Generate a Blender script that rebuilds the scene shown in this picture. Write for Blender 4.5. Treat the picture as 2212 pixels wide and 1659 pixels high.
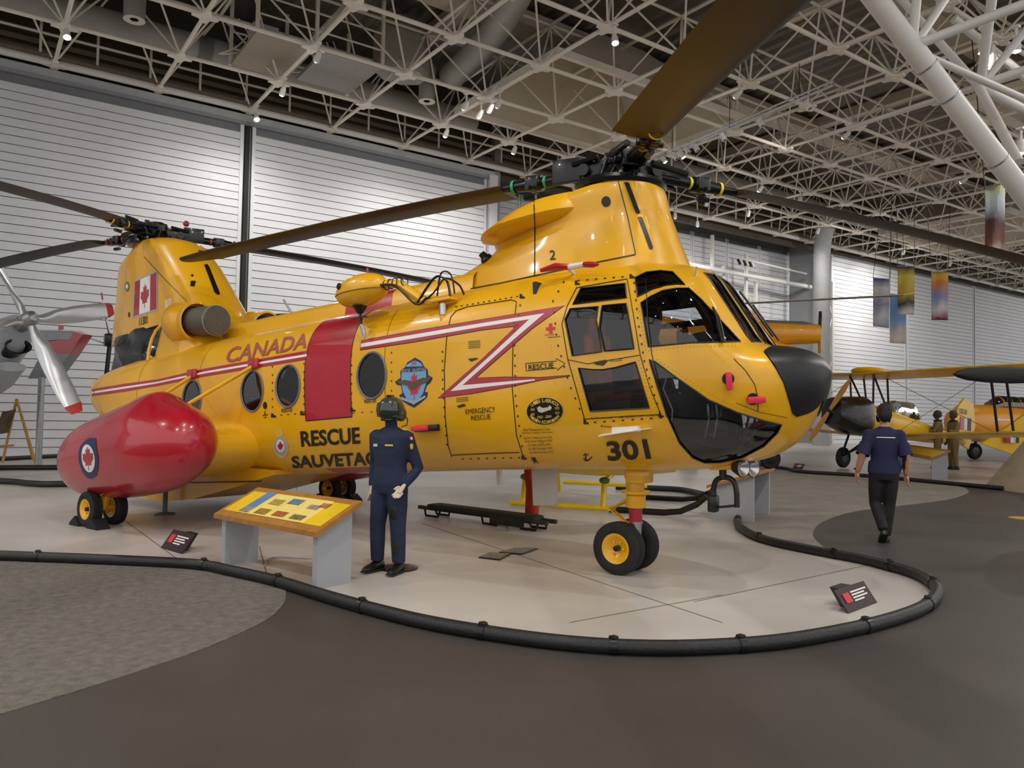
import bpy, bmesh, math, random
import numpy as np
from mathutils import Vector as V, Matrix
from mathutils.bvhtree import BVHTree
from mathutils.geometry import delaunay_2d_cdt
random.seed(7)
for o in list(bpy.data.objects): bpy.data.objects.remove(o, do_unlink=True)
S = bpy.context.scene; COL = S.collection
# ---------------------------------------------------------------- camera
FPX, YAW, PIT, ROL, CH = 1683.5, 0.612893, 0.03615, 0.017827, 1.6
_c, _s = math.cos(YAW), math.sin(YAW)
FW = np.array([_s*math.cos(PIT), _c*math.cos(PIT), math.sin(PIT)]); _r = np.array([_c, -_s, 0.]); _u = np.cross(_r, FW)
RT = _r*math.cos(ROL)+_u*math.sin(ROL); UP = -_r*math.sin(ROL)+_u*math.cos(ROL)
CAM = np.array([0, 0, CH])
cd = bpy.data.cameras.new('camera'); co = bpy.data.objects.new('camera', cd); COL.objects.link(co)
cd.sensor_fit = 'HORIZONTAL'; cd.sensor_width = 36; cd.lens = 36*FPX/2212; cd.clip_start = .05; cd.clip_end = 400
co.matrix_world = Matrix(((RT[0], UP[0], -FW[0], 0), (RT[1], UP[1], -FW[1], 0), (RT[2], UP[2], -FW[2], CH), (0, 0, 0, 1)))
S.camera = co
# ---------------------------------------------------------------- world, exposure
W = bpy.data.worlds.new('hall_light'); S.world = W; W.use_nodes = True
W.node_tree.nodes['Background'].inputs[0].default_value = (1.0, .985, .965, 1); W.node_tree.nodes['Background'].inputs[1].default_value = 1.08
vs = S.view_settings; vs.view_transform = 'Standard'; vs.look = 'None'; vs.gamma = 1; vs.use_curve_mapping = False; vs.exposure = 0.03
LAMP_W, FILL_W = 380, 850
# ---------------------------------------------------------------- helpers: pixels
def ray(x, y):
    d = FW*FPX+RT*(x-1106)+UP*(829.5-y); return d/np.linalg.norm(d)
def gp(x, y, z=0.):
    d = ray(x, y); return CAM+d*((z-CH)/d[2])
def pplane(x, y, p0, n):
    d = ray(x, y); return CAM+d*(np.dot(np.asarray(p0)-CAM, n)/np.dot(d, n))
def pdep(x, y, dep):
    d = FW*FPX+RT*(x-1106)+UP*(829.5-y); return CAM+d*(dep/FPX)
def proj(P):
    P = np.asarray(P, float)-CAM; d = P@FW; return 1106+FPX*(P@RT)/d, 829.5-FPX*(P@UP)/d
# ---------------------------------------------------------------- helpers: materials
def lin(c):
    if isinstance(c, str): c = [int(c[i:i+2], 16) for i in (0, 2, 4)]
    return tuple(((v/255)/12.92 if v/255 <= .04045 else ((v/255+.055)/1.055)**2.4) for v in c)+(1,)
MATS = {}
def mat(name, col, rough=.5, metal=0., var=.06, scale=6., coat=0., bump=0., bscale=40., col2=None, emit=0., spec=.5):
    if name in MATS: return MATS[name]
    m = bpy.data.materials.new(name); m.use_nodes = True; nt = m.node_tree; n = nt.nodes; b = n['Principled BSDF']; L = nt.links.new
    c = lin(col); c2 = lin(col2) if col2 else tuple(v*(1-2*var) for v in c[:3])+(1,)
    tc = n.new('ShaderNodeTexCoord'); nz = n.new('ShaderNodeTexNoise'); nz.inputs['Scale'].default_value = scale; nz.inputs['Detail'].default_value = 5
    L(tc.outputs['Object'], nz.inputs['Vector'])
    rp = n.new('ShaderNodeValToRGB'); rp.color_ramp.elements[0].position = .3; rp.color_ramp.elements[1].position = .7
    rp.color_ramp.elements[0].color = c2; rp.color_ramp.elements[1].color = c
    L(nz.outputs['Fac'], rp.inputs['Fac']); L(rp.outputs['Color'], b.inputs['Base Color'])
    b.inputs['Roughness'].default_value = rough; b.inputs['Metallic'].default_value = metal; b.inputs['Coat Weight'].default_value = coat; b.inputs['Coat Roughness'].default_value = .06
    b.inputs['Specular IOR Level'].default_value = spec
    if bump:
        n2 = n.new('ShaderNodeTexNoise'); n2.inputs['Scale'].default_value = bscale; n2.inputs['Detail'].default_value = 4; L(tc.outputs['Object'], n2.inputs['Vector'])
        bp_ = n.new('ShaderNodeBump'); bp_.inputs['Strength'].default_value = bump; bp_.inputs['Distance'].default_value = .02; L(n2.outputs['Fac'], bp_.inputs['Height']); L(bp_.outputs['Normal'], b.inputs['Normal'])
    if emit:
        b.inputs['Emission Color'].default_value = c; b.inputs['Emission Strength'].default_value = emit
    MATS[name] = m; return m
def glassmat(name, tint, alpha_, rough=.02):
    m = bpy.data.materials.new(name); m.use_nodes = True; nt = m.node_tree; n = nt.nodes; n.clear(); L = nt.links.new
    o = n.new('ShaderNodeOutputMaterial'); mx = n.new('ShaderNodeMixShader'); tr = n.new('ShaderNodeBsdfTransparent'); gl = n.new('ShaderNodeBsdfGlossy')
    tr.inputs[0].default_value = lin(tint); gl.inputs['Roughness'].default_value = rough; gl.inputs[0].default_value = (.9, .9, .9, 1)
    fr = n.new('ShaderNodeFresnel'); fr.inputs[0].default_value = 1.45; ml = n.new('ShaderNodeMath'); ml.operation = 'MULTIPLY_ADD'; ml.inputs[1].default_value = 1.0; ml.inputs[2].default_value = alpha_
    tc = n.new('ShaderNodeTexCoord'); nz = n.new('ShaderNodeTexNoise'); nz.inputs['Scale'].default_value = 3; L(tc.outputs['Object'], nz.inputs['Vector'])
    bu = n.new('ShaderNodeBump'); bu.inputs['Strength'].default_value = .05; bu.inputs['Distance'].default_value = .05; L(nz.outputs['Fac'], bu.inputs['Height']); L(bu.outputs['Normal'], gl.inputs['Normal'])
    L(fr.outputs[0], ml.inputs[0]); L(ml.outputs[0], mx.inputs[0]); L(tr.outputs[0], mx.inputs[1]); L(gl.outputs[0], mx.inputs[2]); L(mx.outputs[0], o.inputs[0])
    MATS[name] = m; return m
YEL = mat('yellow_paint', 'E6AA04', .34, 0, .05, 1.6, coat=.45)
YEL2 = mat('light_yellow_paint', 'F0BE12', .4, 0, .05, 3., coat=.3)
ORG = mat('orange_yellow_paint', 'F0A010', .35, 0, .05, 2., coat=.5)
RED = mat('red_paint', 'B01228', .28, 0, .06, 2., coat=.7)
REDM = mat('red_marking', 'A8142C', .35, 0, .04, 3., coat=.4)
WHM = mat('white_marking', 'E8E4E0', .4, 0, .02, 4.)
BLM = mat('black_marking', '14120E', .45, 0, .02, 5.)
BLK = mat('black_paint', '0E0E10', .35, 0, .2, 8.)
RUB = mat('tyre_rubber', '1A1A1B', .75, 0, .15, 12., bump=.2)
HOSE = mat('black_hose_rubber', '1C1C1F', .48, 0, .12, 8., bump=.25, bscale=60)
STEEL = mat('brushed_steel', 'A9AAAC', .35, .8, .08, 10.)
ALU = mat('polished_aluminium', 'C9C9CC', .22, .9, .08, 3.)
DKM = mat('dark_rotor_metal', '131316', .3, .35, .25, 14., coat=.3)
BLADE = mat('brown_rotor_blade', '3B2F25', .45, 0, .14, 2.)
GRYP = mat('grey_panel_paint', 'A2A5AC', .55, 0, .03, 3.)
WHT = mat('white_paint', 'DAD8D4', .45, 0, .04, 4.)
TRUS = mat('cream_truss_paint', 'F0E8DA', .5, 0, .06, 1.5)
TRW = mat('white_steel_paint', 'DCD9D6', .42, 0, .04, 1.5)
SLAT = mat('white_wall_slat', 'DCDEE3', .5, .0, .03, .6)
WGRY = mat('grey_wall_trim', '8F9196', .55, 0, .05, 1.)
DUCT = mat('grey_duct_metal', 'A8A59E', .5, .1, .08, 1.)
DARK = mat('dark_roof_void', '2A2926', .8, 0, .1, 1.)
BEIG = mat('beige_canvas', 'C6BAA8', .85, 0, .05, .8)
WOODM = mat('oak_trim', 'B07A33', .45, 0, .15, 14.)
PINE = mat('pine_wood', 'C99A55', .5, 0, .12, 9.)
GLASS = glassmat('cockpit_glass', 'D0D4D8', .03)
GLASSD = glassmat('dark_cabin_glass', '5A5E64', .10)
NAVY = mat('navy_cloth', '1C2742', .85, 0, .12, 9., bump=.25, bscale=18)
NAVY2 = mat('navy_shirt', '1B2046', .85, 0, .1, 9., bump=.25, bscale=14)
BLKC = mat('black_trousers', '141416', .8, 0, .15, 9., bump=.2, bscale=16)
SKIN = mat('skin', 'C58F74', .55, 0, .05, 9.)
PALE = mat('pale_mannequin', 'CDBBA4', .5, 0, .03, 9.)
HAIR = mat('dark_brown_hair', '1E1512', .7, 0, .3, 40., bump=.5)
SHOE = mat('black_leather', '121213', .3, 0, .15, 9.)
OLIVE = mat('olive_shell', '3A3F2E', .25, 0, .1, 6., coat=.5)
OLIVD = mat('olive_canvas', '2B2C22', .8, 0, .2, 9., bump=.2)
KHAK = mat('khaki_cloth', '8C7A55', .85, 0, .15, 9., bump=.3, bscale=14)
REDC = mat('orange_red_cloth', 'B8371A', .8, 0, .15, 8., bump=.35, bscale=12)
SEATR = mat('red_seat_cloth', 'D0542E', .85, 0, .1, 8.)
INT = mat('dark_interior', '3C3D41', .8, 0, .2, 4.)
TARP = mat('black_plastic_sheet', '18181B', .22, 0, .2, 3., bump=.6, bscale=5)
SIGN = mat('maroon_sign', '30191D', .4, 0, .08, 8.)
# ---------------------------------------------------------------- helpers: meshes
def mk(name, verts, faces, m, parent=None, smooth=False, auto=None):
    me = bpy.data.meshes.new(name); me.from_pydata([tuple(float(c) for c in v) for v in verts], [], faces); me.update()
    if m: me.materials.append(m)
    if smooth: me.polygons.foreach_set('use_smooth', [True]*len(me.polygons))
    o = bpy.data.objects.new(name, me); COL.objects.link(o)
    if parent: o.parent = parent
    if smooth and auto:
        bm = bmesh.new(); bm.from_mesh(me)
        for e in bm.edges:
            if len(e.link_faces) == 2 and e.calc_face_angle(0) > auto: e.smooth = False
        bm.to_mesh(me); bm.free()
    return o
class MB:
    def __init__(s): s.v = []; s.f = []
    def add(s, vf, M=None):
        k = len(s.v); vv, ff = vf
        if M is not None: vv = [tuple(M @ V(p)) for p in vv]
        s.v += [tuple(p) for p in vv]; s.f += [tuple(i+k for i in q) for q in ff]; return s
    def build(s, name, m, parent=None, smooth=True, auto=.6, fn=None):
        v = s.v if fn is None else fn(s.v)
        return mk(name, v, s.f, m, parent, smooth, auto)
def box(a, b, bev=0.):
    (x0, y0, z0), (x1, y1, z1) = a, b
    if bev <= 0:
        v = [(x0, y0, z0), (x1, y0, z0), (x1, y1, z0), (x0, y1, z0), (x0, y0, z1), (x1, y0, z1), (x1, y1, z1), (x0, y1, z1)]
        return v, [(3, 2, 1, 0), (4, 5, 6, 7), (0, 1, 5, 4), (1, 2, 6, 5), (2, 3, 7, 6), (3, 0, 4, 7)]
    bm = bmesh.new(); bmesh.ops.create_cube(bm, size=1)
    for p in bm.verts: p.co = V(((x0+x1)/2+p.co.x*(x1-x0), (y0+y1)/2+p.co.y*(y1-y0), (z0+z1)/2+p.co.z*(z1-z0)))
    bmesh.ops.bevel(bm, geom=bm.edges[:], offset=bev, segments=2, affect='EDGES', profile=.5)
    bm.verts.index_update(); r = ([tuple(p.co) for p in bm.verts], [tuple(q.index for q in f.verts) for f in bm.faces]); bm.free(); return r
def cbox(c, s, bev=0., M=None):
    r = box([-q/2 for q in s], [q/2 for q in s], bev)
    T = Matrix.Translation(c) @ (M.to_4x4() if M is not None else Matrix())
    return [tuple(T @ V(p)) for p in r[0]], r[1]
def tube(path, r, n=8, closed=False, cap=True, flat=1.):
    P = [V(p) for p in path]; N = len(P); R = r if isinstance(r, (list, tuple)) else [r]*N
    T = []
    for i in range(N):
        a = P[(i-1) % N] if (closed or i > 0) else P[i]; b = P[(i+1) % N] if (closed or i < N-1) else P[i]
        T.append((b-a).normalized())
    u = T[0].orthogonal().normalized() if abs(T[0].z) > .95 else V((0, 0, 1)).cross(T[0]).normalized()
    vs_, fs = [], []
    for i in range(N):
        u = (u-T[i]*u.dot(T[i])).normalized(); w = T[i].cross(u)
        for k in range(n):
            a = 2*math.pi*k/n; vs_.append(P[i]+(u*math.cos(a)+w*math.sin(a)*flat)*R[i])
    for i in range(N if closed else N-1):
        j = (i+1) % N
        for k in range(n):
            l = (k+1) % n; fs.append((i*n+k, i*n+l, j*n+l, j*n+k))
    if cap and not closed:
        fs.append(tuple(range(n-1, -1, -1))); fs.append(tuple((N-1)*n+k for k in range(n)))
    return [tuple(p) for p in vs_], fs
def lathe(prof, n=24, M=None):
    v, f = [], []; m = len(prof)
    for k in range(n):
        a = 2*math.pi*k/n
        for r, z in prof: v.append((r*math.cos(a), r*math.sin(a), z))
    for k in range(n):
        l = (k+1) % n
        for i in range(m-1): f.append((k*m+i, l*m+i, l*m+i+1, k*m+i+1))
    if M is not None: v = [tuple(M @ V(p)) for p in v]
    return v, f
def ell(c, r, nu=20, nv=12, M=None):
    v, f = [], []
    for i in range(nv+1):
        t = math.pi*i/nv
        for k in range(nu):
            a = 2*math.pi*k/nu; v.append((r[0]*math.sin(t)*math.cos(a), r[1]*math.sin(t)*math.sin(a), r[2]*math.cos(t)))
    for i in range(nv):
        for k in range(nu):
            l = (k+1) % nu; f.append((i*nu+k, (i+1)*nu+k, (i+1)*nu+l, i*nu+l))
    T = Matrix.Translation(c) @ (M.to_4x4() if M is not None else Matrix()); return [tuple(T @ V(p)) for p in v], f
def loft(rings, closed=True, cap=True):
    n = len(rings[0]); v = [p for r in rings for p in r]; f = []
    for i in range(len(rings)-1):
        for k in range(n if closed else n-1):
            l = (k+1) % n; f.append((i*n+k, i*n+l, (i+1)*n+l, (i+1)*n+k))
    if cap: f.append(tuple(range(n-1, -1, -1))); f.append(tuple((len(rings)-1)*n+k for k in range(n)))
    return v, f
def prism(poly, d, off=(0, 0, 0)):
    """closed polygon of 3-D points extruded by vector d"""
    n = len(poly); d = V(d); a = [V(p)+V(off) for p in poly]; v = [tuple(p) for p in a]+[tuple(p+d) for p in a]
    f = [tuple(range(n-1, -1, -1)), tuple(range(n, 2*n))]+[(i, (i+1) % n, n+(i+1) % n, n+i) for i in range(n)]
    return v, f
def axis_m(a, b):
    """matrix that takes local z to the direction a->b, origin at a"""
    a, b = V(a), V(b); return Matrix.Translation(a) @ (b-a).to_track_quat('Z', 'Y').to_matrix().to_4x4()
def cyl(a, b, r, n=12, r2=None):
    L = (V(b)-V(a)).length; r2 = r if r2 is None else r2
    return lathe([(0, 0), (r, 0), (r2, L), (0, L)], n, axis_m(a, b))
def empty(name, loc=(0, 0, 0), rz=0.):
    o = bpy.data.objects.new(name, None); COL.objects.link(o); o.location = loc; o.rotation_euler = (0, 0, rz); o.empty_display_size = .2; return o
def tag(o, label=None, cat=None, group=None, kind=None):
    for k, q in (('label', label), ('category', cat), ('group', group), ('kind', kind)):
        if q: o[k] = q
    return o
def thing(name, label, cat, loc=(0, 0, 0), rz=0., group=None): return tag(empty(name, loc, rz), label, cat, group)
def struct(o): o['kind'] = 'structure'; return o
def catmull(pts, k=6, closed=False):
    P = [np.array(p, float) for p in pts]; n = len(P); out = []
    for i in range(n if closed else n-1):
        g = (lambda q: P[q % n]) if closed else (lambda q: P[min(max(q, 0), n-1)])
        a, b, c, d = g(i-1), g(i), g(i+1), g(i+2)
        for j in range(k):
            t = j/k; out.append(.5*((2*b)+(c-a)*t+(2*a-5*b+4*c-d)*t*t+(3*b-a-3*c+d)*t**3))
    if not closed: out.append(P[-1])
    return out
def polyfill(poly, z):
    """flat polygon (any simple outline) -> triangles"""
    n = len(poly); r = delaunay_2d_cdt([V((p[0], p[1])) for p in poly], [(i, (i+1) % n) for i in range(n)], [], 1, 1e-6)
    return [(p.x, p.y, z) for p in r[0]], [tuple(f) for f in r[2]]
def slab(poly, z0, z1):
    v, f = polyfill(poly, z1); k = len(v); n = len(poly); fs = []
    for t in f:
        a, b, c = [V(v[i]) for i in t[:3]]
        fs.append(t if (b-a).cross(c-a).z > 0 else t[::-1])
    area = sum(poly[i][0]*poly[(i+1) % n][1]-poly[(i+1) % n][0]*poly[i][1] for i in range(n))
    v += [(p[0], p[1], z1) for p in poly]+[(p[0], p[1], z0) for p in poly]
    for i in range(n):
        j = (i+1) % n; q = (k+i, k+n+i, k+n+j, k+j); fs.append(q if area > 0 else q[::-1])
    return v, fs
# ================================================================ the hall
TZ, MOD, GX0, GY0, WY = 12.11, 3.0, 1.94, 27.61, 27.9
def concrete(name, c1, c2, rough, sc, bump=.0):
    m = mat(name, c1, rough, 0, .1, sc, col2=c2, bump=bump, bscale=30); return m
CONC = concrete('polished_concrete', 'C8C4BE', 'AFAAA4', .36, .55); DFL = mat('dark_walkway_floor', '4C4744', .48, 0, .1, .8, col2='433F3C', spec=.4); CARP = mat('grey_carpet', '7C776F', .95, 0, .15, 14., col2='625E57', bump=1., bscale=60); STAIN = mat('stained_concrete', '9A8E85', .42, 0, .05, 1.2)
fl = mk('floor', [(-45, -25, 0), (95, -25, 0), (95, 31, 0), (-45, 31, 0)], [(0, 1, 2, 3)], CONC); struct(fl)
HP = [(0, 1212), (230, 1221), (420, 1231), (500, 1246), (600, 1269), (700, 1301), (800, 1330), (930, 1362), (1100, 1391), (1250, 1409), (1400, 1417), (1550, 1414), (1700, 1401), (1850, 1373), (1950, 1345), (2005, 1319), (2024, 1293), (2012, 1270), (1970, 1248), (1900, 1228), (1850, 1216), (1750, 1197), (1660, 1177), (1612, 1157), (1593, 1136), (1602, 1119), (1636, 1104), (1650, 1096)]
hp = [gp(*p) for p in HP]; hp = [hp[0]+(hp[0]-hp[1])*4, hp[0]+(hp[0]-hp[1])*1.2]+hp; hpath = [tuple(p[:2]) for p in catmull(hp, 6)]
HR = [(1638, 1006), (1700, 1016), (1730, 1023), (1870, 1032), (2000, 1044), (2166, 1060)]; hr = [gp(*p) for p in HR]; rpath = [tuple(p[:2]) for p in catmull(hr, 5)]
dark_poly = hpath+rpath+[(30, 3), (45, -25), (-45, -25), (-45, hpath[0][1])]
struct(mk('walkway_floor', *slab(dark_poly, -.01, .004), DFL))
lc = [tuple(gp(*p)[:2]) for p in ((618, 1283), (613, 1305), (580, 1338), (500, 1378), (400, 1418), (250, 1468), (100, 1515), (0, 1545))]; lc = [tuple(p) for p in catmull(lc, 6)]
k0 = min(range(len(hpath)), key=lambda i: abs(hpath[i][0]-lc[0][0])+abs(hpath[i][1]-lc[0][1])); lpoly = hpath[:k0]+lc+[(lc[-1][0]-4, lc[-1][1]-.6), (hpath[0][0], lc[-1][1]-.6)]
struct(mk('floor_carpet', *slab(lpoly, .0, .009), CARP))
rc = [tuple(gp(*p)[:2]) for p in ((2085, 1055), (2092, 1064), (2060, 1077), (1990, 1088), (1900, 1098), (1830, 1109), (1772, 1131), (1756, 1156), (1775, 1180), (1805, 1200))]; rc = [tuple(p) for p in catmull(rc, 6)]
i0 = min(range(len(hpath)), key=lambda i: (hpath[i][0]-rc[-1][0])**2+(hpath[i][1]-rc[-1][1])**2); i1 = min(range(len(rpath)), key=lambda i: (rpath[i][0]-rc[0][0])**2+(rpath[i][1]-rc[0][1])**2)
struct(mk('floor_carpet', *slab(hpath[i0:]+rpath[:i1]+rc, .0, .009), mat('grey_carpet_far', '8C867C', .95, 0, .08, 2., col2='7C766D', bump=.5, bscale=40)))
for q, m in (([(1010, 1095), (1130, 1100), (1400, 1135), (1560, 1165), (1700, 1195), (1770, 1225), (1765, 1255), (1700, 1280), (1620, 1285), (1450, 1275), (1320, 1270), (1180, 1245), (1050, 1222), (930, 1205), (900, 1180), (880, 1130)], STAIN), ([(90, 1125), (200, 1165), (340, 1180), (440, 1165), (480, 1135), (420, 1110), (520, 1095), (700, 1100), (760, 1090), (600, 1070), (350, 1080), (180, 1100)], STAIN)):
    pass
JM = mat('floor_joint_dark', '6E6862', .8)
for a, b in (((910, 1130), (1560, 1345)), ((1500, 1300), (1950, 1205)), ((600, 1330), (560, 1180)), ((250, 1110), (420, 1235)), ((1200, 1060), (1650, 1130)), ((860, 1055), (880, 1000)), ((1230, 1345), (1560, 1285)), ((640, 1060), (655, 1000))):
    A, B = gp(*a), gp(*b); d = (B-A)/np.linalg.norm(B-A); n = np.array([-d[1], d[0], 0])*.006
    o = mk('floor_joint', [A-n, B-n, B+n, A+n], [(0, 1, 2, 3)], JM, fl); o.location.z = .002
# ---- hangar wall: sliding doors of horizontal slats
def slat_door(name, x0, x1, z1, Y, m, pitch=.27):
    root = struct(empty(name, (x0, Y, 0)))
    mk('door_backing', *box((0, .06, 0), (x1-x0, .12, z1)), mat('slat_gap_shadow', '7E8086', .8), root)
    n = int(z1/pitch); me = None
    for k in range(n):
        if me is None:
            v, f = box((.12, -.012, 0), (x1-x0-.12, .07, pitch-.022)); v = [(x, y+(.018 if z > .1 and y < 0 else 0), z) for x, y, z in v]; o = mk('slat', v, f, m, root); me = o.data
        else: o = bpy.data.objects.new('slat', me); COL.objects.link(o); o.parent = root
        o.location = (0, 0, k*pitch+.01)
    for a, b in ((0, .12), (x1-x0-.12, x1-x0)): mk('door_stile', *box((a, -.03, 0), (b, .1, z1)), m, root)
    return root
D1 = [(-22, -7.7, 11.6), (-7.4, 7.8, 11.6), (8.1, 18.1, 11.6), (43.6, 52.3, 11.7), (52.5, 62, 11.7), (62.2, 80, 11.7)]
for k, (a, b, z) in enumerate(D1): slat_door('door_%d' % (k+1), a, b, z, WY, SLAT)
struct(mk('wall_back', *box((-45, WY+.14, 0), (18.3, WY+.4, 11.75)), WGRY)); 
mk('trim_header', *box((-45, WY-.12, 11.6), (18.5, WY+.2, 11.72)), WGRY); struct(bpy.data.objects['trim_header']); struct(mk('trim_1', *box((-45, WY-.02, 11.72), (18.5, WY+.2, 12.0)), mat('pale_wall_band', 'B9BBBE', .5)))
struct(mk('trim_2', *box((18.15, WY-.2, 0), (18.55, WY+.3, 11.8)), SLAT)); struct(mk('trim_3', *box((7.86, WY-.01, 0), (8.02, WY+.05, 11.6)), DARK))
struct(mk('wall_upper', *box((-45, WY+.3, 11.8), (95, WY+.6, 15.6)), mat('dark_brown_wall', '4E463A', .8)))  # dark brown panel above the doors
for k, z in enumerate((12.15, 12.45, 12.75)): struct(mk('trim_%d' % (4+k), *box((-45, WY+.1, z), (95, WY+.3, z+.16)), mat('brown_girt', '75695A', .7)))
struct(mk('wall_right', *box((43.4, WY+.14, 0), (95, WY+.5, 11.8)), WGRY)); struct(mk('wall_recess_side', *box((18.5, WY, 0), (18.8, 31, 15.6)), WGRY)); struct(mk('wall_recess_end', *box((43.2, WY, 0), (43.45, 31, 15.6)), WGRY))
for k in range(8): slat_door('door_%d' % (7+k), 18.8+3.05*k, 18.8+3.05*(k+1)-.04, 12.2, 30.6, SLAT, .3)
struct(mk('wall_recess', *box((18.5, 30.75, 0), (43.6, 31, 15.6)), WGRY))
# steelwork in the recess
def lattice(x, y, w, z0, z1, label):
    t = thing('lattice_column', label, 'column', (x, y, 0)); mb = MB()
    MB().add(box((-.08, -.08, z0), (.08, .08, z1))).build('column_post', TRW, t, smooth=False); MB().add(box((w-.08, -.08, z0), (w+.08, .08, z1*.86))).build('column_post', TRW, t, smooth=False)
    n = int((z1*.86-z0)/1.3)
    for k in range(n):
        za, zb_ = z0+k*1.3, z0+(k+1)*1.3; MB().add(cyl((0, 0, za if k % 2 else zb_), (w, 0, zb_ if k % 2 else za), .04, 6)).build('lacing_bar', TRW, t)
    return t
lattice(24.6, 29.6, .9, 0, 11.8, 'white lattice steel column behind the helicopter rotor mast'); lattice(34.6, 29.6, .95, 0, 11.9, 'white lattice steel column nearest the cockpit windows'); lattice(37.6, 29.6, .9, 0, 11.2, 'white lattice steel column left of the round grey duct'); lattice(42.9, 27.7, .5, 0, 11.6, 'white lattice steel column right of the round grey duct')
tag(MB().add(tube([(30, 29.4, 9.9), (45.2, 29.0, 9.75)], .13, 10)).build('steel_beam', TRW), 'white horizontal steel pipe rail across the recessed wall bay', 'beam')
lt = thing('light_track', 'white lighting track with small spots in the recessed wall bay', 'light track', (38, 29, 0)); MB().add(cyl((-2.4, 0, 10.7), (4.2, -.3, 10.45), .06, 8)).build('track_rail', TRW, lt)
for x in (-1.2, 3.0): MB().add(cyl((x, .1, 9.8), (x, 0, 10.7), .03, 6)).build('track_stem', TRW, lt)
for k in range(6): MB().add(cyl((-1.9+.25*k, 0, 10.6), (-1.85+.25*k, -.12, 10.3), .07, 8)).build('spot_head', WHT if k % 2 else BLK, lt)
tag(MB().add(tube([(38.9, 25.0, 12.6), (39.6, 25.7, 12.3), (40.1, 26.2, 11.7), (40.3, 26.4, 10.9), (40.3, 26.4, 0)], .47, 20)).build('round_duct', mat('duct_grey', '9A9B9C', .5)), 'large round grey elbow duct dropping down beside the recessed bay', 'duct')
# ---- roof: space frame, deck
def G(i, j, z=TZ): return V((GX0+MOD*i, GY0-MOD*j, z))
I0, I1, J1, TH_ = -5, 25, 10, 2.3
def infr(p):
    d = (np.array(p)-CAM)@FW
    if d < 1: return False
    x, y = proj(p); return -120 < x < 2330 and -150 < y < 800
members = {'edge_chord': [], 'bottom_chord': [], 'cross_chord': [], 'web_strut': [], 'top_chord': []}
for i in range(I0, I1+1):
    for j in range(0, J1+1):
        a = G(i, j)
        if i < I1: members['bottom_chord' if j else 'edge_chord'].append((a, G(i+1, j), .064 if j else .12))
        if j < J1: members['cross_chord'].append((a, G(i, j+1), .06))
        t = G(i+.5, j+.5, TZ+TH_)
        if i < I1 and j < J1:
            for q in (a, G(i+1, j), G(i, j+1), G(i+1, j+1)): members['web_strut'].append((q, t, .032))
            if i < I1-1: members['top_chord'].append((t, G(i+1.5, j+.5  , TZ+TH_), .05))
            if j < J1-1: members['top_chord'].append((t, G(i+.5, j+1.5, TZ+TH_), .06))
SF = struct(empty('ceiling_frame', (0, 0, 0))); ul = lathe([(.62, 0), (1, .06), (1, .94), (.62, 1)], 8)
for nm, L in members.items():
    vis = [m_ for m_ in L if infr((m_[0]+m_[1])/2)]; rest = [m_ for m_ in L if not infr((m_[0]+m_[1])/2)]
    vis.sort(key=lambda m_: ((m_[0]+m_[1])/2-V(CAM)).length); rest += vis[295:]; vis = vis[:295]; me = None
    for a, b, r in vis:
        if me is None: o = mk(nm, ul[0], ul[1], TRW if nm == 'edge_chord' else TRUS, SF, True); me = o.data
        else: o = bpy.data.objects.new(nm, me); COL.objects.link(o); o.parent = SF
        d = b-a; o.matrix_world = axis_m(a, b) @ Matrix.Diagonal((r, r, d.length, 1))
    mb = MB()
    for a, b, r in rest: mb.add(tube([a, b], r, 5, cap=False))
    if rest: tag(mb.build('distant_'+nm, TRUS, SF), kind='stuff')
st = [(.34, .075), (.16, .12), (.12, .16), (.075, .34)]; st = st+[(-x, y) for x, y in st[::-1]]; st = st+[(x, -y) for x, y in st[::-1]]
nv, nf = prism([(x, y, -.03) for x, y in st], (0, 0, .06)); hv, hf = cyl((0, 0, -.05), (0, 0, .2), .09, 8); nf = nf+[tuple(i+len(nv) for i in f) for f in hf]; nv = nv+hv; me = None
for i in range(I0, I1+1):
    for j in range(J1+1):
        p = G(i, j)
        if not infr(p): continue
        if me is None: o = mk('node_plate', nv, nf, TRUS, SF); me = o.data
        else: o = bpy.data.objects.new('node_plate', me); COL.objects.link(o); o.parent = SF
        o.location = p-V((0, 0, .07))
xs = np.arange(-14, 80, .16); rv, rf = [], []
for k, x in enumerate(xs): z = 15.35+(.0 if (k//2) % 2 else .12); rv += [(x, -8, z), (x, 31, z)]
rf = [(2*k, 2*k+1, 2*k+3, 2*k+2) for k in range(len(xs)-1)]
struct(mk('ceiling', rv, rf, mat('grey_roof_deck', '7C766C', .6, .2, .08, .7)))
bi = 1
for y, z in ((21.0, 14.7), (12.5, 14.8), (6.0, 14.8)):
    mb = MB().add(box((-14, y, z), (80, y+.9, z+.5))); struct(mb.build('ceiling_beam', mat('beige_girder', 'C8BCA8', .6), smooth=False))
for x in (1.0, 13.0, 22.0, 31.5, 43.0): struct(MB().add(box((x, -8, 14.9), (x+.5, 28, 15.3))).build('ceiling_beam', mat('beige_girder', 'C8BCA8', .6), smooth=False))
# railing of the service walkway above the doors
rl = thing('service_walkway_rail', 'cream pipe railing along the walkway above the hangar doors', 'railing', (0, WY-.35, 0))
for z in (12.95, 13.5): MB().add(cyl((-16, 0, z), (78, 0, z), .045, 6)).build('rail', TRUS, rl)
me = None
for k in range(60):
    if me is None: o = MB().add(cyl((0, 0, 12.3), (0, 0, 13.5), .04, 6)).build('rail_post', TRUS, rl); me = o.data
    else: o = bpy.data.objects.new('rail_post', me); COL.objects.link(o); o.parent = rl
    o.location = (-15.5+1.55*k, 0, 0)
struct(mk('ceiling_walkway', *box((-16, WY-.4, 12.2), (78, WY+.3, 12.32)), mat('brown_girt', '75695A', .7)))
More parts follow.
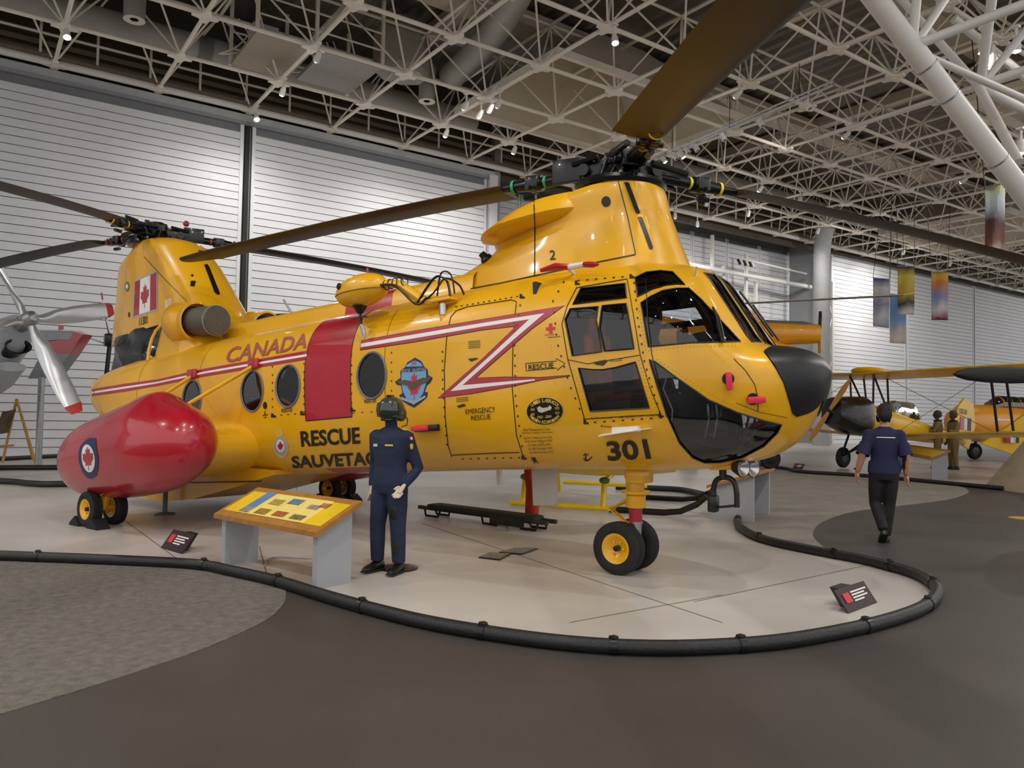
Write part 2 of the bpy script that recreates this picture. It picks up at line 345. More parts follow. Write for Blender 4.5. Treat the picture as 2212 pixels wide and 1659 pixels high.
# canvas light hoods, ducts, plant
def hood(i0, i1, j0, j1, label, z0=12.55, z1=15.0, k=.27):
    t = thing('canvas_hood', label, 'hood'); a, b, c, d = G(i0, j0, z0), G(i1, j0, z0), G(i1, j1, z0), G(i0, j1, z0); m_ = (a+b+c+d)/4; tp = [m_+(p-m_)*k+V((0, 0, z1-z0)) for p in (a, b, c, d)]
    rows = []
    for s in range(9):
        q = s/8; row = []
        for p, r in zip((a, b, c, d), tp): row.append(tuple(p.lerp(r, q)))
        rows.append([tuple(V(row[e]).lerp(V(row[(e+1) % 4]), f/8)+V((0, 0, -.12*math.sin(math.pi*f/8)*math.sin(math.pi*q)))) for e in range(4) for f in range(8)])
    MB().add(loft(rows, True, False)).build('canvas', BEIG, t, auto=.5)
    MB().add(loft([[tuple(m_+(V(p)-m_)*s+V((0, 0, h))) for p in (a, b, c, d)] for s, h in ((.97, -.12), (1.03, -.12), (1.03, .1), (.97, .1), (.97, -.12))], True, False)).build('hood_frame', TRUS, t, smooth=False)
hood(4.15, 7.1, 1.15, 3.1, 'beige canvas light hood above the front rotor'); hood(14, 17, .9, 3.2, 'beige canvas light hood far back above the banners'); hood(-3.2, .2, 2.6, 5.2, 'beige canvas light hood at the upper left corner'); hood(8.6, 11.5, 5.0, 7.2, 'beige canvas light hood above the white diagonal tube')
def duct(path, r, name, label, m=DUCT, n=18): return tag(MB().add(tube(catmull(path, 5) if len(path) > 2 else path, r, n)).build(name, m), label, 'duct')
duct([G(-3, .3, 13.4), G(1.2, .3, 13.4), G(1.5, .3, 13.4), G(4.9, .3, 13.4)], .42, 'air_duct', 'long round grey duct running along above the hangar doors')
duct([G(3.0, 4.6, 13.9), G(3.6, 3.2, 13.9), G(3.9, 2.2, 13.8), G(4.0, 1.2, 13.6)], .45, 'air_duct', 'round grey duct sloping down beside the plant box')
duct([G(.0, 3.2, 14.6), G(.45, 2.4, 14.4), G(.55, 1.9, 14.0), G(.8, 1.3, 13.6)], .38, 'air_duct', 'curved grey branch duct near the left hanging nozzle')
duct([G(8.5, .45, 13.6), G(14, .45, 13.6), G(20, .45, 13.6)], .4, 'air_duct', 'far round grey duct above the right hangar doors')
for p, l in ((gp(290, 44, 12.9), 'grey cylindrical air nozzle hanging at the upper left'), (gp(922, 220, 12.7), 'grey cylindrical air nozzle hanging in front of the canvas hood')):
    t = thing('air_nozzle', l, 'vent', tuple(p)); MB().add(lathe([(.24, 0), (.3, .02), (.31, 1.3), (0, 1.3)], 20)).build('nozzle_barrel', DUCT, t); MB().add(lathe([(.12, .02), (.25, .0), (.3, .0), (.3, .02)], 20)).build('nozzle_ring', TRUS, t); MB().add(cyl((0, 0, 1.3), (0, 0, 1.6), .12)).build('nozzle_neck', DUCT, t)
t = thing('plant_box', 'large grey faceted air-handling box under the roof', 'machine', tuple(gp(805, 85, 13.6)+np.array([1.5, .9, 0]))); MB().add(loft([[(1.0*math.cos(u)*s, .8*math.sin(u)*s, z) for u in [math.pi*(k+.5)/4 for k in range(8)]] for s, z in ((.9, -.5), (1, -.3), (1, .9), (.8, 1.2))])).build('box_shell', mat('plant_grey', 'A09C94', .55), t, smooth=False); MB().add(cyl((0, 0, 1.2), (0, 0, 1.55), .3)).build('box_neck', DUCT, t)
t = thing('equipment_platform', 'suspended cream equipment platform with cable bundles among the trusses', 'platform', tuple(gp(640, 140, 12.6)))
MB().add(box((-1.7, -1.5, 0), (.1, 1.3, .1))).build('platform_deck', mat('platform_cream', 'A59B84', .6), t, smooth=False); MB().add(box((.4, -1.4, .0), (2.3, 1.1, .12))).build('pale_panel', mat('plant_grey', 'A09C94'), t, smooth=False)
for x in (-1.7, .1, 2.3):
    for y in (-1.5, 1.3): MB().add(box((x-.05, y-.05, 0), (x+.05, y+.05, 2.2))).build('hanger', TRUS, t, smooth=False)
for z in (.55, 1.1):
    for y in (-1.5, 1.3): MB().add(cyl((-1.7, y, z), (2.3, y, z), .03, 6)).build('guard_rail', TRUS, t)
MB().add(box((-1.2, .6, .1), (-.4, 1.2, 1.3))).add(box((-.2, .7, .6), (.3, 1.2, 1.1))).build('switch_cabinet', WHT, t, smooth=False)
rr = random.Random(5)
for k in range(10):
    a = rr.uniform(-1.6, 2.6); MB().add(tube(catmull([(a, 1.35, 1.9-.1*k), (a+.4, 1.5, 1.2), (a+.2+rr.uniform(-.5, .5), 1.1, .5), (a-.5, 1.4, .3)], 4), .025, 5)).build('cable', TRUS, t)
# ---- spot lamps under the nodes
LM = mat('lamp_white', 'E8E6E2', .4); LENS = mat('lamp_glow', 'FFF8EC', .5, emit=60.)
lamp_px = [(145, 70, 0), (541, 247, 1), (602, 190, 1), (678, 116, 1), (957, 282, 1), (1018, 218, 0), (1030, 240, 0), (1070, 217, 1), (1078, 235, 0), (1100, 318, 1), (1312, 75, 1), (1617, 192, 0), (1850, 284, 1), (1659, 402, 1), (1542, 432, 1), (1633, 455, 0), (1748, 425, 1), (1785, 493, 1), (1918, 524, 1), (1972, 540, 1), (1926, 466, 1), (2068, 524, 1), (2110, 382, 0), (2079, 565, 0), (1982, 580, 0), (1527, 476, 1), (1454, 462, 1)]
near = ['at the upper left corner', 'in front of the black door seam', 'left of the equipment platform', 'under the equipment platform', 'above the fuselage middle', 'leftmost in the cluster by the canvas hood', 'lowest in the cluster by the canvas hood', 'brightest in the cluster by the canvas hood', 'rightmost in the cluster by the canvas hood', 'left of the front rotor head', 'above the front rotor head', 'right of the raised rotor blade', 'left of the white diagonal tube', 'above the right rotor blade root', 'beside the cockpit top', 'just below the right rotor blade', 'above the round duct, nearer', 'at the round duct elbow', 'above the four banners', 'above the rightmost far banner', 'above the right blade middle', 'left of the near banner', 'right of the near banner top', 'over the far right doors', 'over the banners, lowest', 'in the recessed bay, upper', 'in the recessed bay, beside the pylon']
def spot(p, label, power, aim=None, group=None):
    t = thing('spot_lamp', label, 'lamp', tuple(p), group=group); d = V((0, 0, -1)) if aim is None else (V(aim)-V(p)).normalized()
    MB().add(cyl((0, 0, .0), (0, 0, .36), .03, 6)).add(cbox((0, 0, .345), (.14, .14, .05))).build('lamp_bracket', LM, t)
    MB().add(lathe([(0, -.1), (.06, -.1), (.085, .0), (.1, .2), (.09, .2), (.07, .16)], 14, axis_m((0, 0, 0), d))).build('lamp_housing', LM, t)
    MB().add(ell(tuple(d*.15), (.085, .085, .085), 12, 8)).build('lamp_lens', LENS, t)
    if power:
        l = bpy.data.lights.new('spot_light', 'SPOT'); l.energy = power; l.spot_size = math.radians(115); l.spot_blend = .8; l.shadow_soft_size = .12; l.color = (1, .95, .88); lo = bpy.data.objects.new('spot_light', l); COL.objects.link(lo); lo.parent = t; lo.location = d*.25+V((0, 0, -.25)); lo.rotation_euler = d.to_track_quat('-Z', 'Y').to_euler()
    return t
for (x, y, on), l in zip(lamp_px, near):
    p = gp(x, y, TZ-.42); gi, gj = (p[0]-GX0)/MOD, (GY0-p[1])/MOD
    if abs(gi-round(gi)) < abs(gj-round(gj)): p[0] = GX0+MOD*round(gi)
    else: p[1] = GY0-MOD*round(gj)
    spot(p, 'white ceiling spot lamp '+l, (LAMP_W*1.6 if x > 1440 and y > 420 else LAMP_W*.35 if p[1] > 26 else LAMP_W*1.2) if on else 0, aim=(p[0]+3, WY+2, 5.5) if x > 1440 and y > 420 else (p[0]*.8+1, p[1]*.75, 0) if y < 80 or p[1] > 26 else (p[0]-1, WY, 5))
FILLS = ((-4.06, .61), (1.94, -2.39), (7.94, .61), (1.94, 3.61), (-7.06, 9.61), (19.94, .61), (25.94, 3.61), (-4.06, 15.61), (34.94, 9.61))  # added unseen lamps, fill light from outside the view
for (x, y) in FILLS: spot((x, y, TZ-.42), 'added unseen white ceiling spot lamp for fill light', FILL_W, aim=(x*.6+1.5, y*.5+4.5, 0), group='added ceiling spots above and behind the viewer')
for x in range(-3, 8, 2):  # added unseen lamps without light, lenses glow for highlights on the glossy paint
    for j in (7, 8, 9, 10):
        q = G(x+(j % 2), j)
        if infr(q) or min(abs(q.x-a_)+abs(q.y-b_) for a_, b_ in FILLS) < .5: continue
        spot((q.x, q.y, TZ-.42), 'added unseen white ceiling spot lamp for fill light', 0, aim=(q.x*.6+1.5, q.y*.5+4.5, 0), group='added ceiling spots above and behind the viewer')
# suspended track with spots
ta, tb_ = gp(1405, 350, 11.0), gp(1801, 183, 11.0); td = tb_-ta; t = thing('light_track', 'long suspended aluminium lighting track beside the raised rotor blade', 'light track', tuple(ta)); L_ = np.linalg.norm(td); tz = V(td/L_)
MB().add(tube([(0, 0, 0), tuple(td)], .05, 4)).add(tube([(0, 0, .12), tuple(td+np.array([0, 0, .12]))], .035, 4)).build('track_rail', ALU, t, smooth=False)
for k in (.15, .5, .85): q = td*k; MB().add(cyl(q, q+np.array([0, 0, 1.1]), .012, 5)).build('suspension_wire', DKM, t)
for px, py, ln in ((1434, 345, 1), (1459, 338, 0), (1473, 335, 1), (1484, 325, 0), (1504, 320, 0), (1562, 297, 0), (1643, 266, 0), (1745, 228, 0)):
    p = pplane(px, py, ta, np.cross(td, np.array([0, 0, 1.])))-ta; dd = V((.3, -.5, -1)).normalized()
    h_ = MB().add(lathe([(0, -.16), (.07, -.15), (.09, -.1), (.09, .12), (.075, .12), (.07, .05)], 12, axis_m(p, V(p)+dd))).add(cyl(p, p+np.array([0, 0, .2]), .02, 6)).build('track_spot', LM, t)
    MB().add(ell(tuple(V(p)+dd*.06), (.068,)*3, 10, 8)).build('spot_lens', LENS if ln else BLK, h_)
# white tubular frame, upper right
t = thing('tubular_frame', 'big white steel tube frame slanting down at the upper right', 'frame', tuple(pdep(2040, 230, 12.5))); o0 = pdep(2040, 230, 12.5)
def tb(nm, a, b, da, db, r, m=TRW, col=()):
    A, B = pdep(*a, da)-o0, pdep(*b, db)-o0; o = MB().add(cyl(A, B, r, 16)).build(nm, m, t)
    for k in col: c = A+(B-A)*k; e = (B-A)/np.linalg.norm(B-A); MB().add(cyl(c-e*.012, c+e*.012, r*1.06, 16)).build('tube_collar', STEEL, o)
tb('main_tube', (1850, -55), (2330, 575), 12, 13, .165, col=(.3, .4, .62, .82))
for a, b, da, db, r in (((1975, 98), (2330, -35), 12.2, 11.4, .075), ((1972, 90), (1985, -60), 12.2, 12, .07), ((1980, 92), (2080, -60), 12.2, 12.5, .065), ((2118, 185), (2150, -60), 14.5, 13.5, .085), ((2122, 182), (2300, -40), 14.5, 14, .07), ((2115, 188), (1930, -20), 14.5, 16, .075), ((2120, 182), (2330, 110), 14.5, 14, .07), ((2115, 190), (2200, 350), 14.5, 13.5, .085), ((2118, 188), (2330, 300), 14.5, 15, .09), ((2000, 120), (2330, 265), 12.6, 14, .06), ((2060, 40), (2330, 260), 17, 18, .09), ((2115, 185), (1760, 300), 14.5, 20, .05)):
    tb('branch_tube', a, b, da, db, r)
for px, py in ((2123, 95), (2145, 128), (2195, 92), (2205, 312)): spot(pdep(px, py, 17), {2123: 'white spot lamp high between the white tubes, left', 2145: 'white spot lamp lowest between the white tubes', 2195: 'white spot lamp high between the white tubes, right', 2205: 'white spot lamp at the right picture edge by the tubes'}[px], 0)
# ================================================================ yellow tandem-rotor rescue helicopter
HANG = math.radians(18.5); HO = np.array([3.45, 12.37, 0.]); E2 = np.array([math.cos(HANG), math.sin(HANG), 0]); E1 = np.array([math.sin(HANG), -math.cos(HANG), 0])
TH = math.radians(4.5); CT, ST = math.cos(TH), math.sin(TH)
HEL = thing('rescue_helicopter', 'large yellow tandem-rotor rescue helicopter with black nose and red tank, number 301', 'helicopter', tuple(HO), HANG-math.pi/2)
def fb(vs_):      # body frame (nose 4.5 deg up) -> helicopter frame
    return [(CT*x-ST*z, y, ST*x+CT*z) for x, y, z in vs_]
def w2b(P, vec=False):
    P = np.asarray(P, float)-(0 if vec else HO); x, y, z = P@E1, P@E2, P[2]; return np.array([CT*x+ST*z, y, -ST*x+CT*z])
def w2l(P): P = np.asarray(P, float)-HO; return np.array([P@E1, P@E2, P[2]])
def bpl(px, py, Y):   # pixel -> body point on the plane y = Y
    o, d = w2b(CAM), w2b(ray(px, py), True); return o+d*((Y-o[1])/d[1])
def lpl(px, py, Y):   # pixel -> helicopter-frame point on the plane y = Y
    p = bpl(px, py, Y); return np.array(fb([p])[0])
def hb(mb, name, m, parent=HEL, **k): return mb.build(name, m, parent, fn=fb, **k)
def pchip(xs, ys):
    xs, ys = np.array(xs, float), np.array(ys, float); h = np.diff(xs); d = np.diff(ys)/h; m = np.zeros(len(xs)); m[0], m[-1] = d[0], d[-1]
    for i in range(1, len(xs)-1):
        if d[i-1]*d[i] > 0: w1, w2 = 2*h[i]+h[i-1], h[i]+2*h[i-1]; m[i] = (w1+w2)/(w1/d[i-1]+w2/d[i])
    def g(x):
        i = min(max(int(np.searchsorted(xs, x))-1, 0), len(h)-1); t = min(max((x-xs[i])/h[i], 0), 1)
        return ys[i]*(1+2*t)*(1-t)**2+m[i]*h[i]*t*(1-t)**2+ys[i+1]*t*t*(3-2*t)+m[i+1]*h[i]*t*t*(t-1)
    return g
ST_ = [(-3.98, 2.12, 2.2, .02, 2.16, 2, 2), (-3.85, 2.0, 2.3, .22, 2.14, 2.2, 2), (-3.4, 1.72, 2.4, .52, 2.06, 2.5, 2.2), (-2.8, 1.4, 2.45, .74, 1.98, 2.8, 2.3), (-2., 1.02, 2.5, .92, 1.85, 3, 2.4),
 (-1.2, .72, 2.55, 1.0, 1.7, 3, 2.6), (-.3, .56, 2.6, 1.02, 1.55, 3, 3), (3, .53, 2.6, 1.02, 1.5, 3, 3), (6.2, .52, 2.6, 1.02, 1.5, 3, 3), (6.8, .5, 2.58, 1.02, 1.5, 2.9, 2.9), (7.4, .48, 2.53, 1.0, 1.48, 2.7, 2.7),
 (7.62, .48, 2.49, .985, 1.46, 2.6, 2.6), (7.85, .485, 2.42, .96, 1.44, 2.5, 2.5), (7.98, .5, 2.33, .93, 1.43, 2.4, 2.45), (8.11, .525, 2.11, .89, 1.42, 2.35, 2.4), (8.27, .55, 1.82, .83, 1.39, 2.3, 2.3), (8.38, .58, 1.63, .77, 1.36, 2.2, 2.25),
 (8.47, .62, 1.59, .71, 1.34, 2.1, 2.2), (8.63, .72, 1.555, .58, 1.32, 2., 2.1), (8.79, .94, 1.5, .4, 1.31, 2., 2), (8.89, 1.12, 1.42, .22, 1.31, 2., 2), (8.95, 1.3, 1.315, .015, 1.31, 2, 2)]
PF = [pchip([r[0] for r in ST_], [r[k] for r in ST_]) for k in range(1, 7)]
SCACHE = {}
def sec(s):
    k = round(s, 5)
    if k not in SCACHE: SCACHE[k] = [g(s) for g in PF]
    return SCACHE[k]
def FS(s, a):     # fuselage surface: station s, a = -1 bottom .. 0 top .. 1 bottom (a < 0 starboard)
    zb, zt, w, zc, nt, nb = sec(s); t = a*math.pi; si, c = math.sin(t), math.cos(t); h, n = (zt-zc, nt) if c > 0 else (zc-zb, nb)
    r = 1/((abs(si)/w)**n+(abs(c)/max(h, 1e-3))**n)**(1/n); return np.array([s, r*si, zc+r*c])
def FA(p): return math.atan2(p[1], p[2]-sec(p[0])[3])/math.pi
def FN(s, a):
    e = 2e-3; s = min(max(s, -3.97), 8.94); u = FS(s+e, a)-FS(s-e, a); v = FS(s, a+e)-FS(s, a-e); n = np.cross(u, v); return n/(np.linalg.norm(n)+1e-12)
AS = 3.2
SG = list(np.concatenate([np.linspace(-3.98, -3.2, 10, endpoint=False), np.linspace(-3.2, 6.4, 64, endpoint=False), np.linspace(6.4, 8.3, 36, endpoint=False), 8.3+.65*np.sin(np.linspace(0, math.pi/2, 26))])); AG = list(np.linspace(-1, 1, 97))
gv = [FS(s, a) for s in SG for a in AG]; na = len(AG)
gf = [(i*na+k, (i+1)*na+k, (i+1)*na+k+1, i*na+k+1) for i in range(len(SG)-1) for k in range(na-1)]
BV = {'fus': BVHTree.FromPolygons([V(p) for p in gv], gf)}
CB = V(w2b(CAM))
def hit(px, py, surf='fus'):
    d = V(w2b(ray(px, py), True)); best = None
    for nm in surf.split('+'):
        h = BV[nm].ray_cast(CB, d)
        if h[0] is not None and (best is None or h[3] < best[2]):
            n = h[1] if h[1].dot(d) < 0 else -h[1]; best = (h[0], n, h[3])
    return best
def hit2(px, py, surf='fus'):
    for k in range(40):
        h = hit(px, py+3*k, surf)
        if h: return h
def sa(px, py):
    h = hit(px, py); p = h[0]; return (p.x, FA(p))
def dens(poly, d, closed=True):
    out = []; n = len(poly)
    for i in range(n if closed else n-1):
        a, b = np.array(poly[i], float), np.array(poly[(i+1) % n], float); k = max(1, int(np.linalg.norm(b-a)/d)); out += [tuple(a+(b-a)*j/k) for j in range(k)]
    if not closed: out.append(tuple(poly[-1]))
    return out
def inpoly(P, poly):
    x, y = P[:, 0], P[:, 1]; r = np.zeros(len(P), bool); q = np.array(poly); n = len(q)
    for i in range(n):
        x0, y0 = q[i]; x1, y1 = q[(i+1) % n]
        if y0 != y1: r ^= ((y0 > y) != (y1 > y)) & (x < (x1-x0)*(y-y0)/(y1-y0)+x0)
    return r
# ---- window outlines (starboard), taken to the surface
def pz(pts, ox, oy, k): return [(ox+x/k, oy+y/k) for x, y in pts]
WPX = {
 'eyebrow_window': pz([(150, 185), (260, 130), (400, 115), (520, 130), (640, 255), (560, 250), (450, 262), (320, 300), (170, 375)], 1340, 560, 4.608),
 'side_windshield': pz([(205, 435), (300, 370), (420, 315), (560, 290), (680, 290), (800, 400), (950, 560), (1190, 820), (950, 825), (700, 830), (280, 870)], 1340, 560, 4.608),
 'chin_window': pz([(710, 755), (745, 765), (900, 880), (1115, 1030), (1320, 1120), (1500, 1175), (1620, 1203), (1590, 1260), (1500, 1350), (1350, 1430), (1200, 1462), (1090, 1464), (1010, 1430), (920, 1330), (830, 1130), (770, 950)], 1180, 540, 3.19),
 'door_top_window': pz([(185, 375), (240, 265), (545, 232), (555, 330)], 1180, 540, 3.19),
 'door_sliding_window': pz([(130, 480), (165, 405), (360, 390), (345, 480), (385, 700), (180, 728)], 1180, 540, 3.19),
 'door_front_window': pz([(385, 385), (552, 370), (605, 680), (400, 697), (366, 540)], 1180, 540, 3.19),
 'door_lower_window': pz([(222, 815), (330, 825), (390, 825), (480, 810), (615, 772), (710, 1088), (305, 1112)], 1180, 540, 3.19)}
REG = {}   # name -> list of (s, a) polygons, starboard then port
for nm, q in WPX.items():
    P = [sa(*p) for p in dens(q, 9)]; REG[nm] = [P, [(s, -a) for s, a in P][::-1]]
if True:
    def onY(s, y):      # a on the top side for lateral offset y
        lo, hi = -.5, 0.
        for _ in range(30):
            m_ = (lo+hi)/2
            if FS(s, m_)[1] < y: lo = m_
            else: hi = m_
        return (s, (lo+hi)/2)
    P = [onY(s, -.05) for s in np.linspace(7.97, 8.38, 8)]+[onY(s, -.30-.05*(s-7.97)) for s in np.linspace(8.38, 7.97, 8)]
REG['front_windshield'] = [P, [(s, -a) for s, a in P][::-1]]
RW = .262
def circ(x, z, rx, rz, n=28):
    out = []
    for k in range(n):
        t = 2*math.pi*k/n; X, Z = x+rx*math.cos(t), z+rz*math.sin(t); zc = sec(X)[3]; lo, hi = -.98, -.02
        for _ in range(36):
            m_ = (lo+hi)/2
            if FS(X, m_)[2] < Z: lo = m_
            else: hi = m_
        out.append((X, (lo+hi)/2))
    return out
CW = []
for px, py in ((415, 862), (545, 845), (622, 834), (803, 811)):
    h = hit(px, py)[0]; CW.append((h.x, h.z))
REG['round_cabin_window'] = []
for x, z in CW:
    P = circ(x, z, .235, .265); REG['round_cabin_window'] += [P, [(s, -a) for s, a in P][::-1]]
# radome: everything ahead of an edge curve
ED = [sa(*p) for p in pz([(1425, 920), (1480, 990), (1560, 1110), (1620, 1220), (1660, 1350), (1690, 1450), (1710, 1530), (1750, 1565), (1830, 1490)], 1340, 560, 4.608)]
s_top = ED[0][0]-.02; radp = [(s_top, 0.)]+ED[:8]+[(8.87, -1.), (8.951, -1.), (8.951, 0)]
rad_s = radp; rad_p = [(s, -a) for s, a in radp][::-1]
REG['radome'] = [rad_s, rad_p]
# ---- constrained triangulation of the whole skin
cv = [V((s, a*AS)) for s in SG for a in AG]; ce = []
for nm, L in REG.items():
    for P in L:
        k = len(cv); cv += [V((s, a*AS)) for s, a in P]; ce += [(k+i, k+(i+1) % len(P)) for i in range(len(P))]
R = delaunay_2d_cdt(cv, ce, [], 0, 1e-5)
RV = [(p.x, min(max(p.y/AS, -1), 1)) for p in R[0]]; RF = [tuple(f) for f in R[2]]
cen = np.array([np.mean([RV[i] for i in f], axis=0) for f in RF]); reg = np.full(len(RF), -1)
keys = [(nm, i) for nm, L in REG.items() for i in range(len(L))]
for q, (nm, i) in enumerate(keys): reg[inpoly(cen, REG[nm][i])] = q
RP = [FS(min(max(s, -3.98), 8.95), a) for s, a in RV]; RN = [FN(s, a) for s, a in RV]
def sub(sel, off=0., flip=False):
    ids = {}; v, f = [], []
    for t in sel:
        q = []
        for i in RF[t]:
            if i not in ids: ids[i] = len(v); v.append(RP[i]+RN[i]*off)
            q.append(ids[i])
        a, b, c = [v[i] for i in q[:3]]; n = np.cross(b-a, c-a)
        if (np.dot(n, RN[RF[t][0]]) < 0) != flip: q = q[::-1]
        f.append(tuple(q))
    mb = MB(); mb.v = [tuple(p) for p in v]; mb.f = f; return mb
skin = np.where(reg == -1)[0]
FUS = hb(sub(skin), 'fuselage_skin', YEL); hb(sub(skin, -.045, True), 'cabin_lining', INT)
for q, (nm, i) in enumerate(keys):
    sel = np.where(reg == q)[0]
    if nm == 'radome': 
        if i == 0: RAD = hb(sub(np.concatenate([sel, np.where(reg == q+1)[0]]), .012), 'radome', mat('matt_black_radome', '0F0F11', .42, 0, .1, 5.)); tag(RAD, 'matt black nose radome')
        continue
    g = hb(sub(sel, -.006), nm if 'cabin' not in nm else 'round_window_pane', GLASS if 'cabin' not in nm else GLASSD)
    P = REG[nm][i]; edge = [FS(s, a)+FN(s, a)*.004 for s, a in P]
    rim = MB().add(tube(edge, .007 if 'cabin' not in nm else .014, 6, closed=True)); hb(rim, 'window_seal', BLK if 'cabin' not in nm else mat('grey_seal', '6E6F70', .5), g)
# ---- decals: outlines in the photograph taken onto the surface as thin skins
def decal(name, loops, m, surf='fus', off=.004, step=9., parent=None, mirror=False):
    loops = [dens(l, step) for l in loops]; allp = np.array([p for l in loops for p in l]); lo, hi = allp.min(0), allp.max(0)
    vs_, es = [], []
    for l in loops:
        k = len(vs_); vs_ += l; es += [(k+i, k+(i+1) % len(l)) for i in range(len(l))]
    gx, gy = np.meshgrid(np.arange(lo[0]+step/2, hi[0], step), np.arange(lo[1]+step/2, hi[1], step)); gq = np.stack([gx.ravel(), gy.ravel()], 1)
    def inside(Q):
        r = np.zeros(len(Q), bool)
        for l in loops: r ^= inpoly(Q, l)
        return r
    if len(gq): vs_ += [tuple(p) for p in gq[inside(gq)]]
    r = delaunay_2d_cdt([V(p) for p in vs_], es, [], 0, 1e-4); P = [(p.x, p.y) for p in r[0]]; F = [tuple(f) for f in r[2]]
    c = np.array([np.mean([P[i] for i in f], axis=0) for f in F]); F = [f for f, k in zip(F, inside(c)) if k]
    return skin_on(name, P, F, m, surf, off, parent, mirror)
def skin_on(name, P, F, m, surf, off, parent, mirror=False):
    H = [hit(x, y, surf) for x, y in P]; F = [f for f in F if all(H[i] is not None for i in f)]
    ids = sorted({i for f in F for i in f}); mp = {i: k for k, i in enumerate(ids)}
    if not ids: return None
    v = []
    for i in ids:
        p, n = H[i][0], H[i][1]
        if surf == 'fus': q = (p.x, FA(p)); p = V(FS(*q)); n = V(FN(*q)); n = n if n.dot(H[i][1]) > 0 else -n
        v.append(tuple(p+n*off))
    out = []
    for f in F:
        q = [mp[i] for i in f]; a, b, c_ = [V(v[i]) for i in q[:3]]
        out.append(tuple(q) if (b-a).cross(c_-a).dot(H[f[0]][1]) > 0 else tuple(q[::-1]))
    if mirror:
        k = len(v); v += [(x, -y, z) for x, y, z in v]; out += [tuple(i+k for i in f[::-1]) for f in out]
    mb = MB(); mb.v = v; mb.f = out; return hb(mb, name, m, parent or HEL)
def strip(name, path, w, m, surf='fus', off=.0045, parent=None, closed=False, mirror=False, step=8.):
    Q = [np.array(p) for p in dens(path, step, closed)]; n = len(Q); P, F = [], []
    for i in range(n):
        a, b = (Q[i-1] if (i > 0 or closed) else Q[i]), (Q[(i+1) % n] if (i < n-1 or closed) else Q[i]); t = (b-a)/(np.linalg.norm(b-a)+1e-9); nn = np.array([-t[1], t[0]])*w/2; P += [tuple(Q[i]+nn), tuple(Q[i]-nn)]
    for i in range(n if closed else n-1): j = (i+1) % n; F.append((2*i, 2*i+1, 2*j+1, 2*j))
    return skin_on(name, P, F, m, surf, off, parent or HEL, mirror)
def textmesh(s, bold=.012, sub_=0.):
    c = bpy.data.curves.new('lettering', 'FONT'); c.body = s; c.fill_mode = 'FRONT'; c.resolution_u = 3; c.offset = bold; o = bpy.data.objects.new('lettering', c); COL.objects.link(o)
    dg = bpy.context.evaluated_depsgraph_get(); me = o.evaluated_get(dg).to_mesh(); v = np.array([p.co[:2] for p in me.vertices]); f = [tuple(q.vertices) for q in me.polygons]
    o.evaluated_get(dg).to_mesh_clear(); bpy.data.objects.remove(o, do_unlink=True); bpy.data.curves.remove(c)
    v = v-v.min(0); v = v/np.maximum(v.max(0), 1e-6)
    if sub_ > 0:
        bm = bmesh.new(); vv = [bm.verts.new((a*len(s)*.6, b, 0)) for a, b in v]
        for q in f:
            try: bm.faces.new([vv[i] for i in q])
            except ValueError: pass
        bmesh.ops.triangulate(bm, faces=bm.faces[:])
        for _ in range(4):
            es = [e for e in bm.edges if e.calc_length() > sub_]
            if not es: break
            bmesh.ops.subdivide_edges(bm, edges=es, cuts=1); bmesh.ops.triangulate(bm, faces=[q for q in bm.faces if len(q.verts) > 3])
        bm.verts.index_update(); v = np.array([(p.co.x/(len(s)*.6), p.co.y) for p in bm.verts]); f = [tuple(p.index for p in q.verts) for q in bm.faces]; bm.free()
    return v, f
def text(s, quad, m=None, surf='fus', off=.008, parent=None, bold=.012, name='lettering'):
    v, f = textmesh(s, bold, .28 if abs(quad[0][1]-quad[3][1]) > 14 else 0.); TL, TR, BR, BL = [np.array(q, float) for q in quad]
    P = [tuple((BL*(1-u)+BR*u)*(1-w)+(TL*(1-u)+TR*u)*w) for u, w in v]
    return skin_on(name, P, f, m or BLM, surf, off, parent or HEL)
LEAF = [(0, 1), (.16, .72), (.36, .82), (.29, .38), (.52, .56), (.58, .43), (.86, .48), (.76, .2), (.88, .12), (.42, -.24), (.48, -.42), (.06, -.36), (.06, -.72)]
LEAF = LEAF+[(-x, y) for x, y in LEAF[::-1] if x > 0]
def bil(quad, u, w): TL, TR, BR, BL = [np.array(q, float) for q in quad]; return tuple((BL*(1-u)+BR*u)*(1-w)+(TL*(1-u)+TR*u)*w)
def leaf(quad, m, surf, off, parent=None): return decal('maple_leaf', [[bil(quad, .5+x/2*1.1, .42+y*.56) for x, y in LEAF]], m, surf, off, 6, parent)
def oval(c, rx, ry, n=26, rot=0.): return [(c[0]+rx*math.cos(t)*math.cos(rot)-ry*math.sin(t)*math.sin(rot), c[1]+rx*math.cos(t)*math.sin(rot)+ry*math.sin(t)*math.cos(rot)) for t in [2*math.pi*k/n for k in range(n)]]
